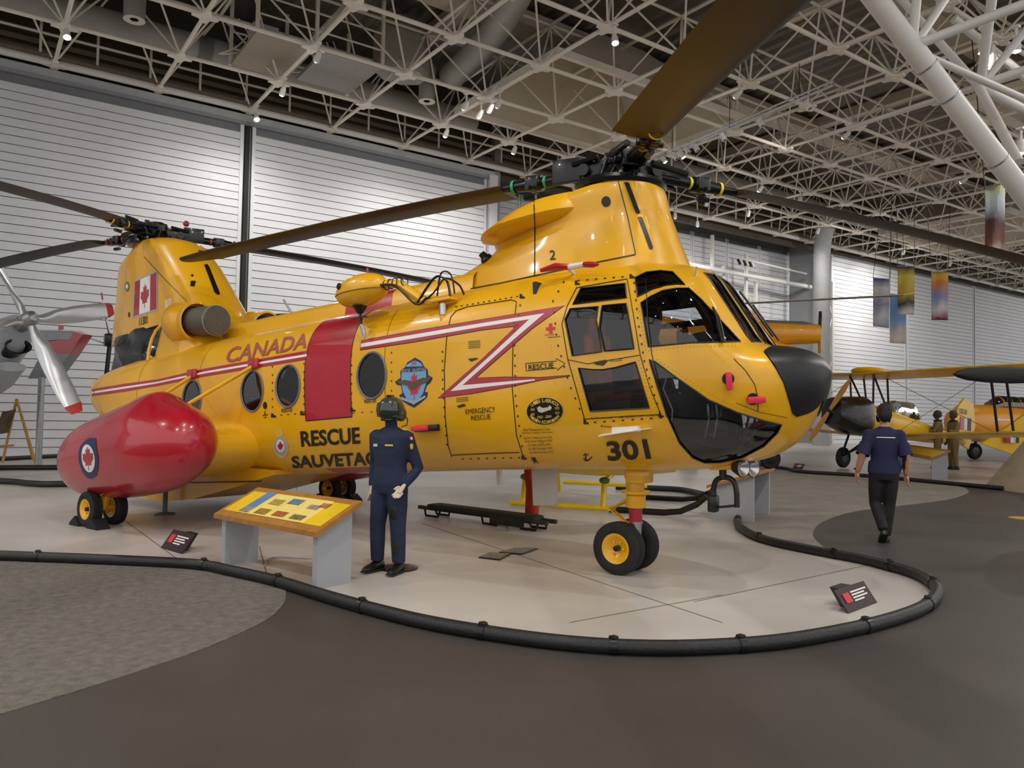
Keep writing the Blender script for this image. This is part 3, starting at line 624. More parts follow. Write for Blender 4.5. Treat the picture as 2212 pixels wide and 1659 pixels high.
# ---- pylons, spine, tanks
def pyl_ring(z, xr, xf, w, xc, n=40, tp=1.7, fe=2.3):
    out = []
    for k in range(n):
        t = 2*math.pi*k/n; c, s = math.cos(t), math.sin(t)
        if c >= 0: x = xc+(xf-xc)*abs(c)**(2/fe); y = w*math.copysign(abs(s)**(2/fe), s)
        else: u = -c; x = xc-(xc-xr)*u; y = w*math.copysign((1-u**tp)**.85 if u < 1 else 0, s)
        out.append((x, y, z))
    return out
def zloft(levels, tp=1.7, fe=2.3, cap=True, n=40, sub_=4):
    cols = list(zip(*levels)); zs = np.linspace(levels[0][0], levels[-1][0], (len(levels)-1)*sub_+1); fn = [pchip(cols[0], c) for c in cols]
    return loft([pyl_ring(z, fn[1](z), fn[2](z), fn[3](z), fn[4](z), n, tp, fe) for z in zs], True, cap)
def reg_part(nm, vf, name, m, **k):
    BV[nm] = BVHTree.FromPolygons([V(p) for p in vf[0]], [f for f in vf[1]]); return hb(MB().add(vf), name, m, **k)
FPY = reg_part('fpy', zloft([(2.35, 4.3, 7.72, .66, 6.9), (2.6, 4.45, 7.64, .56, 6.9), (2.8, 4.62, 7.58, .5, 6.88), (2.98, 5.1, 7.53, .47, 6.86), (3.08, 5.32, 7.5, .46, 6.85), (3.18, 5.3, 7.48, .47, 6.85), (3.3, 5.3, 7.46, .48, 6.85), (3.38, 5.9, 7.43, .46, 6.9)]), 'forward_pylon', YEL)
lip = [[(x, y*1.0, z) for x, y, z in pyl_ring(z_, xr, 6.9, w, 6.3, 40, 3.2)] for z_, xr, w in ((3.12, 5.45, .44), (3.17, 5.22, .54), (3.20, 5.14, .57), (3.26, 5.34, .55), (3.33, 5.6, .51), (3.40, 5.95, .42))]
reg_part('lip', loft(lip), 'pylon_flared_cowl', YEL)
APY = reg_part('apy', zloft([(2.98, -3.68, .14, .61, -.75), (3.08, -3.66, .1, .60, -.75), (3.5, -3.58, -.2, .55, -.9), (4.0, -3.48, -.6, .50, -1.2), (4.3, -3.42, -.88, .47, -1.5), (4.4, -3.38, -.98, .45, -1.6), (4.48, -3.1, -1.15, .43, -1.75), (4.55, -2.8, -1.35, .4, -1.9)], tp=1.5), 'aft_pylon', YEL)
reg_part('apl', zloft([(2.35, -1.1, .45, .8, -.3), (2.6, -1.08, .35, .74, -.3), (2.9, -1.05, .22, .66, -.35), (3.05, -1.0, .1, .60, -.4)], tp=8.), 'aft_pylon_base', YEL)
bag = zloft([(2.28, -3.5, -.8, .66, -1.3), (2.5, -3.42, -.8, .68, -1.3), (2.7, -3.45, -.8, .64, -1.3), (2.9, -3.5, -.8, .58, -1.3), (3.02, -3.55, -.8, .52, -1.3)], tp=2.2, n=56, sub_=8)
random.seed(3); bag = ([(x, y*(1+.07*math.sin(7*x+9*z)+.05*math.sin(13*z+4*x)), z) for x, y, z in bag[0]], bag[1])
tag(hb(MB().add(bag), 'engine_bay_cover', TARP), 'black plastic sheet over the open engine bay')
fr = [FS(-1.9, a) for a in (-.28,)]
hb(MB().add(tube([tuple(bpl(x, y, Y)) for x, y, Y in ((319, 779, -.80), (322, 755, -.78), (328, 732, -.74), (337, 714, -.69), (349, 701, -.62))], .025, 8)), 'bay_edge_frame', YEL)
rings = []
for x in np.linspace(-.1, 5.2, 28):
    w, h = .30, .25+.02*math.sin(x); zt = 2.84 if x > 1 else 2.84+.1*(1-x)
    rings.append([(x, -w*1.25, 2.48), (x, -w*1.05, 2.62), (x, -w*.95, zt-.08), (x, -w*.75, zt-.02), (x, -w*.4, zt), (x, 0, zt+.01), (x, w*.4, zt), (x, w*.75, zt-.02), (x, w*.95, zt-.08), (x, w*1.05, 2.62), (x, w*1.25, 2.48)])
SPI = reg_part('spi', loft(rings, False, False), 'drive_shaft_cover', YEL, auto=.9)
def tank(sg):
    root = empty('sponson_tank'); root.parent = HEL
    prof = [(-1.62, .03, .84, 0), (-1.58, .2, .84, 0), (-1.42, .38, .85, 0), (-1.1, .5, .87, 0), (-.6, .56, .9, 0), (0, .59, .93, 0), (.6, .61, .97, .02), (1.0, .60, .99, .09), (1.3, .585, 1.0, .10), (1.6, .54, 1.01, .03), (1.95, .45, 1.02, 0), (2.2, .34, 1.03, 0), (2.36, .2, 1.03, 0), (2.42, .03, 1.03, 0)]
    P = [pchip([r[0] for r in prof], [r[k] for r in prof]) for k in (1, 2, 3)]; rg = []
    prx = lambda x: -.82+(x+1.62)*.74
    for i in range(61):
        x = -1.62+4.04*(.5-.5*math.cos(math.pi*i/60)); r, zc, hp = P[0](x), P[1](x), P[2](x); q = []
        for k in range(40):
            t = 2*math.pi*k/40; s, c = math.sin(t), math.cos(t); q.append((prx(x), sg*1.86+r*.98*s*sg, zc+r*c*1.0+hp*max(0, c)**6))
        rg.append(q)
    vf = loft(rg)
    if sg < 0: BV['tnk'] = BVHTree.FromPolygons([V(p) for p in vf[0]], vf[1])
    o = hb(MB().add(vf), 'fuel_tank', RED); tag(o, 'glossy red external fuel tank')
    bpy.data.objects.remove(root, do_unlink=True)
    rt = []     # yellow root fairing between fuselage and tank
    for y in np.linspace(.7, 1.75, 10):
        k = (y-.7)/1.05; x0, x1, zc, h = -.9+.1*k, 2.05-.12*k, .96, .46-.06*k; rt.append([(x0+(x1-x0)*(.5-.5*math.cos(t))*1., sg*y, zc+h*math.sin(t)*(1 if math.cos(t) < 2 else 0)) for t in [2*math.pi*j/36*.5*2 for j in range(36)]])
    rt = []
    for y in np.linspace(.7, 1.8, 10):
        k = (y-.7)/1.1; L, H, xc = 1.55-.1*k, .42-.02*k, .5; rt.append([(xc+L*math.cos(t), sg*y, .98+H*math.copysign(abs(math.sin(t))**.8, math.sin(t))) for t in [2*math.pi*j/40 for j in range(40)]])
    hb(MB().add(loft(rt)), 'sponson_root', YEL)
    for x0, x1 in ((.62, .18), (2.05, 1.35)):
        hb(MB().add(tube([(x0, sg*1.0, 2.0), (x1, sg*1.72, 1.42)], .026, 8)), 'sponson_strut', YEL)
        hb(MB().add(cbox((x0, sg*1.02, 2.02), (.2, .05, .13), .015)), 'strut_bracket', RED)
tank(-1); tank(1)
# belly ramp hanging under the tail
rp = [(2.1, .56), (1.2, .40), (.2, .24), (-.6, .20), (-1.6, .32), (-2.2, .56), (-2.4, .9), (-1.2, .95), (0, .8), (2.1, .62)]
rp = [(x, -.78, z) for x, z in rp]; hb(MB().add(prism(rp, (0, 1.56, 0))), 'loading_ramp', YEL, smooth=False)
hb(MB().add(cbox((.4, -.79, .48), (2.9, .02, .015))), 'ramp_seam', BLM)
# ---- engine intakes
for sg in (-1, 1):
    c = V(bpl(474, 692, -.62)); c.y = sg*.62; ax = V((1, 0, -.10)).normalized(); up_ = c-ax*.75
    n = hb(MB().add(lathe([(.05, -.05), (.25, .0), (.31, .12), (.31, .3), (.25, .5), (.235, .52)], 28, axis_m(up_-ax*.4, c))), 'engine_nacelle', YEL)
    ck = mat('intake_screen', '6A675F', .45, .5, .2, 60., bump=.6, bscale=90)
    b = hb(MB().add(lathe([(.215, 0), (.222, .56), (.215, .58), (.0, .575)], 28, axis_m(c-ax*.62, c))), 'intake_screen', ck)
    hb(MB().add(lathe([(.21, .0), (.228, .0), (.228, .03), (.21, .03), (.21, 0)], 28, axis_m(c-ax*.09, c))), 'intake_ring', STEEL, b)
    hb(MB().add(lathe([(.235, -.06), (.26, -.04), (.30, .12), (.27, .13), (.235, -.06)], 28, axis_m(c-ax*.68, c))), 'intake_collar', YEL, n)
# ---- black slots and ports on the pylons
def blob(pts, ox, oy, k): return [pz(pts, ox, oy, k)]
for pts in ([(1355, 492), (1375, 488), (1392, 498), (1472, 712), (1462, 722), (1442, 718)], [(1455, 748), (1475, 742), (1490, 752), (1568, 970), (1560, 985), (1540, 980)]):
    decal('cooling_slot', blob(pts, 950, 250, 3.403), BLK, 'fpy+lip', .006, 5)
for pts in ([(1352, 478), (1385, 468), (1410, 500), (1530, 800), (1510, 820), (1470, 790)], [(1285, 318), (1330, 318), (1335, 340), (1305, 348)], [(1205, 658), (1262, 658), (1245, 722), (1197, 715)], oval((1220, 598), 14, 14, 10), oval((1060, 935), 14, 16, 10), oval((515, 1035), 11, 32, 12), oval((1125, 950), 11, 20, 10)):
    decal('vent_port', blob(pts, 180, 480, 5.184), BLK, 'apy+apl', .006, 5)
decal('vent_port', [oval((1309.5, 435.5), 10, 11.5)], BLK, 'fpy+lip', .006, 5)
o_ = decal('fin_roundel', [oval((275, 619), 5, 11)], mat('grey_seal', '6E6F70', .5), 'apy', .006, 4); decal('fin_roundel_mark', [oval((275, 619), 2.5, 5)], WHM, 'apy', .008, 3, o_)
decal('maintenance_patch', [pz([(918, 868), (995, 850), (998, 1000), (925, 1018)], 180, 480, 5.184)], mat('peach_patch', 'E8C8A0', .6), 'apy', .006, 5)
for pts in ([(985, 1255), (1000, 1195), (1030, 1160), (1070, 1155), (1055, 1210), (1020, 1250)], [(1100, 1210), (1115, 1165), (1140, 1152), (1125, 1200)]):
    decal('vent_port', blob(pts, 180, 480, 5.184), BLK, 'apy+apl', .006, 4)
for a, b in (((1153, 410), (1155, 595)), ((1335, 389), (1373, 549))): strip('panel_seam', [a, ((a[0]+b[0])/2+2, (a[1]+b[1])/2), b], 2.2, BLM, 'fpy+lip', .006)
strip('panel_seam', [(999, 627), (1080, 612), (1155, 596), (1250, 575), (1373, 550)], 2.6, BLM, 'fpy+fus', .006)
strip('panel_seam', [(999, 627), (999, 610), (1003, 592)], 2, BLM, 'fpy+fus', .006)
strip('panel_seam', [(311, 554), (362, 609), (430, 678)], 1.2, mat('seam_brown', '6B4A08', .6), 'apy+apl', .006)
h = hit2(1052, 555, 'fpy+fus'); c = h[0]; hb(MB().add(lathe([(.0, -.02), (.075, -.01), (.07, .03), (.045, .05), (.04, .10), (0, .105)], 18, axis_m(c, c+h[1]))), 'exhaust_port', BLK)
# ---- rotors
def rotor(nm, hx, hz, phis, spin, tilt, R0s=(1.42,)*3, pitch=(3, 3, 3), R1=6.92, droop=(.46,)*3, bands=('E8D020',)*3, label=None):
    t = math.radians(tilt); MT = Matrix(((math.cos(t), 0, math.sin(t)), (0, 1, 0), (-math.sin(t), 0, math.cos(t)))).to_4x4(); MH = Matrix.Translation((hx, 0, hz)) @ MT
    mb = MB(); mb.add(lathe([(0, -.16), (.30, -.16), (.47, -.15), (.49, -.11), (.47, -.07), (.36, -.05), (.2, -.03), (.15, .12), (.17, .14), (.17, .24), (.1, .30), (0, .31)], 36), MH)
    for k in range(12):
        a = 2*math.pi*k/12; mb.add(cyl((.25*math.cos(a), .25*math.sin(a), -.06), (.2*math.cos(a+.3), .2*math.sin(a+.3), .1+.04*(k % 3)), .018, 6), MH); mb.add(cbox((.13*math.cos(a), .13*math.sin(a), .2+.03*(k % 2)), (.07, .06, .09), .01), MH)
    head = hb(mb, nm, DKM)
    for k in range(3):
        a = 2*math.pi*(k+.5)/3; hb(MB().add(cyl((.31*math.cos(a), .31*math.sin(a), -.05), (.29*math.cos(a), .29*math.sin(a), .1), .022, 8, .014), MH), 'pitch_link', PALE, head)
    for bi, ph in enumerate(phis):
        R0 = R0s[bi]; pt = pitch[bi]
        MA = MH @ Matrix.Rotation(math.radians(ph), 4, 'Z'); zb = lambda r: .08-droop[bi]*max(0, (r-.4)/6.5)**1.5
        g = MB(); g.add(cbox((.3, 0, .1), (.34, .2, .2), .02), MA); g.add(cyl((.36, -.16, .1), (.36, .16, .1), .065, 12), MA); g.add(cyl((.42, 0, .09), (.95, 0, zb(.95)), .062, 14), MA)
        g.add(cbox((.58, spin*.1, .13), (.34, .03, .26), .01), MA); g.add(cyl((.28, spin*-.17, .16), (.75, spin*-.13, .12), .035, 10), MA); g.add(cyl((.2, spin*.14, .22), (.5, spin*.12, .18), .028, 8), MA)
        g.add(cyl((.92, 0, zb(.92)), (1.0, 0, zb(1.)), .085, 14), MA); g.add(cbox((1.02, 0, zb(1.0)), (.17, .2, .15), .025), MA); g.add(cyl((1.05, -.13, zb(1)-.06), (1.05, .13, zb(1)-.06), .025, 8), MA); g.add(cyl((1.0, .0, zb(1)-.15), (1.14, 0, zb(1)-.15), .03, 8), MA)
        for q in range(5): g.add(cyl((.24+.06*q, .09, .2), (.24+.06*q, .09, .235+.01*(q % 2)), .02, 6), MA)
        grip = hb(g, 'blade_grip', DKM, head)
        hb(MB().add(lathe([(.0635, 0), (.066, .0), (.066, .03), (.0635, .03)], 16, MA @ axis_m((.86, 0, zb(.86)), (.9, 0, zb(.9))))), 'grip_band', mat('band_'+bands[bi], bands[bi], .5), grip)
        hb(MB().add(lathe([(.075, 0), (.078, .0), (.077, .035), (.074, .035)], 16, MA @ axis_m((1.26, 0, zb(1.26)), (1.3, 0, zb(1.3))))), 'grip_band', mat('band_'+bands[bi], bands[bi], .5), grip)
        rgs = []     # spar that flattens into the airfoil
        for i in range(6): r = 1.08+(R0-1.08)*i/5; k = i/5; rgs.append([(r, spin*(.075*(1-.2*k))*math.cos(u), zb(r)+(.075-.032*k)*math.sin(u)) for u in [2*math.pi*j/20 for j in range(20)]])
        hb(MB().add(loft(rgs), MA), 'blade_root_spar', DKM, head)
        rgs = []; C = .48
        for i in range(40):
            r = R0+(R1-R0)*i/39; tw = math.radians(pt-4*i/39); sw = 1. if i < 37 else 1-.12*(i-36); q = []
            for j in range(20):
                u = j/10
                xx = (1-u) if u <= 1 else (u-1); th_ = .06*C*(2.97*math.sqrt(xx)-1.26*xx-3.516*xx**2+2.843*xx**3-1.036*xx**4)*1.2+.001
                yy = (.22-xx)*C*sw; zz = th_ if u < 1 else -th_
                q.append((r, spin*(yy*math.cos(tw)-zz*math.sin(tw)), zb(r)+yy*math.sin(tw)+zz*math.cos(tw)))
            rgs.append(q if spin > 0 else q[::-1])
        hb(MB().add(loft(rgs), MA), 'rotor_blade', BLADE, head)
    return head
rotor('forward_rotor_head', 7.0, 3.54, (187, 313, 60), 1, 5., R0s=(1.42, 1.12, 1.5), pitch=(3, -4, 13), droop=(.43, .46, .36), bands=('2F9E6A', 'E8D020', 'E8D020'))
rotor('aft_rotor_head', -2.07, 4.68, (189, 298, 65), -1, 5., bands=('B02828', 'E8D020', 'B02828'))
hb(MB().add(ell((-1.0, -.1, 4.72), (.05, .05, .05), 12, 8)), 'red_beacon', mat('red_lens', '90101C', .2, coat=.5))
# ---- landing gear (helicopter frame, on the floor)
def wheel(c, r, w, parent, yaw=0.):
    M = Matrix.Translation(c) @ Matrix.Rotation(yaw, 4, 'Z') @ Matrix.Rotation(math.pi/2, 4, 'X')
    pr = [(r*.56, -w*.42), (r*.72, -w*.5), (r*.9, -w*.46)]
    for k in range(5):
        z = -w*.34+w*.68*k/4; pr += [(r*.985 if k in (0, 4) else r, z-w*.05), (r*.985 if k in (0, 4) else r, z+w*.05)]
        if k < 4: pr += [(r*.965, z+w*.06), (r*.965, z+w*.11)]
    pr += [(r*.9, w*.46), (r*.72, w*.5), (r*.56, w*.42)]
    ty = MB().add(lathe(pr, 36, M)).build('tyre', RUB, parent)
    rim = MB().add(lathe([(0, -w*.1), (r*.12, -w*.1), (r*.3, -w*.16), (r*.42, -w*.34), (r*.5, -w*.44), (r*.58, -w*.46), (r*.58, w*.46), (r*.5, w*.44), (r*.42, w*.34), (r*.3, w*.16), (r*.12, w*.1), (0, w*.1)], 28, M))
    for k in range(6):
        a = math.pi*k/3
        for sg in (-1, 1): rim.add(cyl((r*.27*math.cos(a), r*.27*math.sin(a), sg*w*.14), (r*.27*math.cos(a), r*.27*math.sin(a), sg*w*.24), r*.05, 6), M)
    ro = rim.build('wheel_rim', YEL, parent); MB().add(lathe([(0, -w*.42), (r*.11, -w*.4), (r*.13, -w*.1), (r*.13, w*.1), (r*.11, w*.4), (0, w*.42)], 14, M)).build('hub_cap', DKM, ro)
gx, gy, gr = 6.86, -.06, .262
ng = MB().add(lathe([(0, 0), (.10, 0), (.10, .12), (.085, .14), (.085, .26), (.12, .3), (.12, .4), (0, .4)], 20, Matrix.Translation((gx+.1, gy, .66)))).build('nose_gear', YEL, HEL)
MB().add(lathe([(.08, .0), (.145, .0), (.145, .03), (.08, .03)], 24, Matrix.Translation((gx+.1, gy, .80)))).add(cbox((gx+.14, gy, .98), (.2, .25, .14), .02)).build('gear_collar', YEL, ng)
MB().add(cyl((gx+.1, gy, .52), (gx+.1, gy, .67), .068, 20)).build('red_strut_band', REDM, ng)
MB().add(cyl((gx+.1, gy, .37), (gx+.1, gy, .50), .066, 20)).add(cyl((gx+.1, gy, .50), (gx+.1, gy, .52), .075, 20)).build('strut_piston', ALU, ng)
MB().add(tube([(gx+.1, gy, .40), (gx+.08, gy, .33), (gx, gy, .26)], [.062, .055, .05], 12)).add(cyl((gx, gy-.2, gr), (gx, gy+.2, gr), .032, 10)).build('axle', YEL, ng)
MB().add(tube([(gx+.1, gy-.06, .78), (gx-.18, gy-.03, .62), (gx+.04, gy-.02, .46)], .016, 6)).add(tube([(gx+.1, gy+.06, .78), (gx-.18, gy+.03, .62), (gx+.04, gy+.02, .46)], .016, 6)).add(cyl((gx-.18, gy-.06, .62), (gx-.18, gy+.06, .62), .022, 8)).build('torque_link', YEL, ng)
for y in (-.16, .16): wheel((gx, gy+y, gr), gr, .165, ng)
for sg in (-1, 1):
    mg = MB().add(cyl((.1, sg*2.02, .23), (.22, sg*2.0, .62), .06, 12)).add(cyl((.1, sg*2.02-.14, .23), (.1, sg*2.02+.14, .23), .04, 10)).build('main_gear', YEL, HEL)
    for y in (-.165, .165): wheel((.1, sg*2.02+y, .232), .232, .15, mg)
    for dx in (.24, -.24):
        for y in (-.165, .165):
            if sg < 0 and y > 0: continue
            k = math.copysign(1, dx); MB().add(prism([(.1+k*.10, sg*2.02+y-.09, 0), (.1+k*.38, sg*2.02+y-.09, 0), (.1+k*.34, sg*2.02+y-.09, .05), (.1+k*.22, sg*2.02+y-.09, .13)], (0, .18, 0))).build('wheel_chock', RUB, mg, smooth=False)
# ---- livery
NVY = mat('navy_marking', '1D2A55', .45); SKY = mat('sky_blue_marking', '6FA6D8', .45); BRN = mat('bronze_marking', '5C4D3A', .5); GRYM = mat('grey_marking', 'A9A9A6', .5); PNK = mat('faded_red_lettering', 'A04A42', .5); TXT = mat('dark_olive_lettering', '3A2A06', .5); GLD = mat('gold_marking', 'D8B84A', .45)
def band(s0, s1, a0, a1, m, name, off=.003):
    rows = []
    for s in np.linspace(s0, s1, 8): rows.append([tuple(FS(s, a)+FN(s, a)*off) for a in np.linspace(a0, a1, 60)])
    vf = loft(rows, False, False); mb = MB(); mb.v = vf[0]; mb.f = [f[::-1] for f in vf[1]]; return hb(mb, name, m)
sL, aL = sa(661, 908); sR, aR = sa(761, 899); a_b = (aL+aR)/2
band(sL, sR, a_b, -a_b, RED, 'red_fuselage_band')
for s_, w_ in ((sL, .012), (sR, .012)): band(s_-w_/2, s_+w_/2, a_b, -a_b, BLM, 'band_outline', .0045)
band(sL, sR, a_b-.004, a_b, BLM, 'band_outline', .0045)
for sg in (-1, 1): band(sL-.1, sR+.3, sg*.8, sg*1., RED, 'red_belly_band')
mb = MB().add(loft([[(x, y*1.01, z+.006) for _, y, z in rings[14]] for x in (sL-.02, sR)], False, False)); hb(mb, 'red_spine_band', RED)
zA = [(781, 735), (900, 713.5), (1040, 690), (1221, 660), pz([(830, 500)], 900, 560, 3.318)[0], pz([(715, 600)], 900, 560, 3.318)[0], (1029.6, 816), (1090, 813.5), (1165, 814.5), (1231, 810), (1231, 813), (1171, 821.5), (1111, 834.5), (1020, 851), (945, 860.5), (1045, 772), (1114, 705.5), (1040, 714), (900, 739), (778, 757)]
decal('lightning_stripe_edge', [[(x, y) for x, y in zA]], BLM, off=.003)
def inset(poly, d):
    q = np.array(poly); n = len(q); out = []; ar = sum(q[i][0]*q[(i+1) % n][1]-q[(i+1) % n][0]*q[i][1] for i in range(n)); sg = 1 if ar > 0 else -1
    for i in range(n):
        a, b, c = q[i-1], q[i], q[(i+1) % n]; t1, t2 = (b-a)/np.linalg.norm(b-a), (c-b)/np.linalg.norm(c-b); n1, n2 = np.array([-t1[1], t1[0]])*sg, np.array([-t2[1], t2[0]])*sg
        m_ = n1+n2; m_ = m_/max(np.dot(m_, n1), .35); out.append(tuple(b+m_*d))
    return out
decal('lightning_stripe_red', [inset(zA, 1.3)], REDM, off=.0045)
zW = [(781, 742.5), (900, 722), (1040, 698.5), (1177, 677), (1110, 734), (1000, 832), (1060, 827), (1156, 819), (1156, 822), (1108, 829), (1040, 837), (974, 845), (1060, 768), (1144, 690), (1040, 706.5), (900, 730.5), (780, 750.5)]
decal('lightning_stripe_white', [zW], WHM, off=.006)
up, lo = [(199, 840.5), (270, 829), (338.6, 820), (444.7, 796), (550, 777.5), (663.5, 757.7)], [(660, 777.5), (550, 795.5), (444.7, 813), (338.6, 834), (270, 846), (199, 856)]
decal('tail_stripe_red', [up+lo], REDM, off=.0045, mirror=True)
mid = [(a[0], a[1]*.63+b[1]*.37) for a, b in zip(up, lo[::-1])]; mid2 = [(a[0], a[1]*.37+b[1]*.63) for a, b in zip(up, lo[::-1])]
decal('tail_stripe_white', [mid+mid2[::-1]], WHM, off=.006, mirror=True)
text('CANADA', [(496, 752), (671, 718), (662, 752), (486, 786)], PNK, bold=.02)
text('RESCUE', [(649, 931), (777, 922), (779, 958), (652, 965)], bold=.028); text('SAUVETAGE', [(629, 985), (834, 973), (838, 1003), (633, 1011)], bold=.028)
text('301', [(1309, 953), (1397, 947), (1407, 990), (1314, 995)], bold=.03)
text('EMERGENCY', [(1006, 884), (1070, 878), (1071, 890), (1007, 895)], bold=.0); text('RESCUE', [(1018, 898), (1060, 894), (1061, 905), (1019, 908)], bold=.0)
text('RESCUE', [(1142, 788), (1196, 783), (1197, 795), (1143, 799)]); strip('rescue_arrow', [(1136, 785), (1202, 780), (1201, 774), (1221, 785), (1204, 800), (1203, 795), (1137, 801)], 1.6, BLM, closed=True)
text('2', [(1188, 541), (1200, 540), (1201, 561), (1188, 562)], surf='fpy+lip', off=.007); text('11301', [(302, 686), (319, 681), (319, 699), (301, 704)], surf='apy+apl', off=.007)
text('RESCUE', [(609, 883), (632, 881), (632, 889), (609, 891)]); text('RESCUE', [(788, 863), (813, 861), (813, 869), (788, 871)])
# flag on the aft pylon
fq = [(290, 606), (341, 583), (341, 671), (286, 688)]
f0 = decal('flag_border', [fq], GRYM, 'apy', .004, 7); fi = [bil(fq, u, w) for u, w in ((.05, .95), (.95, .95), (.95, .05), (.05, .05))]
decal('flag_white', [[bil(fi, u, w) for u, w in ((.25, 1), (.72, 1), (.72, 0), (.25, 0))]], WHM, 'apy', .006, 7, f0)
for u0, u1 in ((0, .25), (.72, 1)): decal('flag_red_bar', [[bil(fi, u, w) for u, w in ((u0, 1), (u1, 1), (u1, 0), (u0, 0))]], REDM, 'apy', .006, 7, f0)
leaf([bil(fi, u, w) for u, w in ((.28, .85), (.69, .85), (.69, .12), (.28, .12))], REDM, 'apy', .008, f0)
# roundel on the tank
def shp(c, pts): return [(c[0]+x, c[1]+y) for x, y in pts]
ro = decal('tank_roundel', [pz([(325, 895), (328, 950), (342, 1020), (342, 1080), (330, 1140), (300, 1160), (265, 1150), (235, 1110), (215, 1050), (212, 990), (225, 945), (255, 910), (285, 892)], 100, 650, 3.017)], NVY, 'tnk', .006, 7)
decal('tank_roundel_white', [oval((192, 990), 14, 30, 24, -.12)], WHM, 'tnk', .009, 6, ro); leaf([(178, 964), (203, 962), (206, 1014), (181, 1017)], REDM, 'tnk', .012, ro)
# crest and shield
cr = decal('crest', [oval((607.5, 965), 15.5, 24, 24, -.12)], mat('crest_pale', 'C8C09A', .5), off=.004, step=6); decal('crest_ring', [oval((607, 963), 14, 20, 22, -.12)], GRYM, off=.006, step=6, parent=cr); decal('crest_centre', [oval((606.5, 962.5), 8.5, 14, 18, -.12)], WHM, off=.008, step=5, parent=cr)
leaf([(600, 952), (613, 951), (614, 974), (601, 976)], REDM, 'fus', .010, cr)
decal('crest_crown', [pz([(550, 415), (555, 385), (575, 368), (600, 380), (610, 410), (600, 435), (560, 438)], 440, 820, 3.53)], GLD, off=.005, step=5, parent=cr)
sh = decal('rescue_shield', [pz([(985, 705), (1030, 730), (1048, 765), (1075, 790), (1080, 830), (1112, 850), (1095, 885), (1070, 905), (1055, 950), (1078, 955), (1070, 990), (1025, 1030), (978, 1063), (930, 1040), (890, 1012), (872, 975), (895, 960), (885, 905), (855, 900), (842, 878), (882, 850), (880, 800), (912, 775), (930, 740)], 600, 560, 3.318)], NVY, off=.004, step=7)
decal('shield_field', [pz([(890, 815), (1065, 800), (1068, 880), (1045, 960), (1010, 1010), (978, 1045), (930, 1010), (900, 950), (888, 880)], 600, 560, 3.318)], SKY, off=.006, step=7, parent=sh)
decal('shield_crest', [pz([(915, 770), (945, 745), (985, 725), (1025, 742), (1042, 768)], 600, 560, 3.318)], SKY, off=.006, step=6, parent=sh)
leaf([(880, 804), (911, 801), (912, 862), (880, 866)], mat('bright_red_marking', 'C8323A', .45), 'fus', .008, sh)
decal('shield_bird', [pz([(850, 872), (920, 865), (975, 880), (1040, 850), (1108, 845), (1080, 880), (1010, 905), (990, 935), (960, 938), (940, 908), (880, 895)], 600, 560, 3.318)], BRN, off=.010, step=6, parent=sh)
decal('shield_scroll', [pz([(885, 985), (980, 1020), (1060, 975), (1065, 990), (980, 1040), (890, 1005)], 600, 560, 3.318)], GRYM, off=.009, step=6, parent=sh)
text('50', pz([(960, 728), (995, 725), (997, 756), (962, 760)], 600, 560, 3.318), mat('bright_red_marking', 'C8323A'), off=.009, parent=sh); text('RESCUE - SAUVETAGE', pz([(890, 790), (1068, 775), (1068, 800), (892, 815)], 600, 560, 3.318), GRYM, off=.009, parent=sh)
# black oval badge
ov = decal('oval_badge_rim', [oval((1177.5, 888), 40.5, 30.5, 34, -.04)], GLD, off=.004, step=7); decal('oval_badge', [oval((1177.5, 888), 39, 29, 34, -.04)], BLK, off=.006, step=7, parent=ov)
def arc(s, c, rx, ry, t0, t1, hgt, m, par):
    n = len(s)
    for i, ch in enumerate(s):
        if ch == ' ': continue
        t = math.radians(t0+(t1-t0)*(i+.5)/n); up_ = 1 if t0 > t1 else -1
        x, y = c[0]+rx*math.cos(t), c[1]-ry*math.sin(t); tx, ty = math.sin(t)*up_, math.cos(t)*up_*.8; nx, ny = ty, -tx; w = hgt*.36
        text(ch, [(x-tx*w+nx*hgt/2, y-ty*w+ny*hgt/2), (x+tx*w+nx*hgt/2, y+ty*w+ny*hgt/2), (x+tx*w-nx*hgt/2, y+ty*w-ny*hgt/2), (x-tx*w-nx*hgt/2, y-ty*w-ny*hgt/2)], m, off=.008, parent=par)
arc('CH113 LABRADOR', (1177.5, 888), 33, 23, 152, 28, 8, GLD, ov); arc('"MISSION ACCOMPLISHED"', (1177.5, 888), 33, 23.5, 205, 335, 7, GLD, ov)
text('1963 - 2004', [(1162, 898), (1192, 896), (1192, 902), (1162, 904)], GLD, off=.008, parent=ov)
for s, x, y in (('424', 1147, 882), ('442', 1147, 892), ('103', 1200, 879), ('413', 1200, 889)): text(s, [(x, y), (x+9, y-.5), (x+9, y+5), (x, y+5.5)], GLD, off=.008, parent=ov)
decal('badge_helicopter', [pz([(865, 1065), (885, 1052), (905, 1065), (945, 1060), (955, 1045), (972, 1060), (965, 1078), (940, 1085), (900, 1100), (875, 1092)], 900, 560, 3.318)], PALE, off=.008, step=5, parent=ov)
for i, (s, x0, x1, y) in enumerate((('Final Maintenance Crew', 1131, 1189, 925), ("Derniere equipe d'entretien", 1129, 1195, 932), ('Sgt Rick Tableau Crew Chief', 1132, 1193, 943), ('MCpl Steve Williams AVN', 1135, 1193, 950.5), ('Cpl Mike Hopkins AVN', 1141, 1190, 958.5), ('Cpl Bill Shewaga AVN', 1142, 1193, 966.5), ('Cpl Brad Stewart AVS', 1144, 1195, 974.5))):
    text(s, [(x0, y), (x1, y-2), (x1, y+4), (x0, y+6)], TXT, bold=0.)
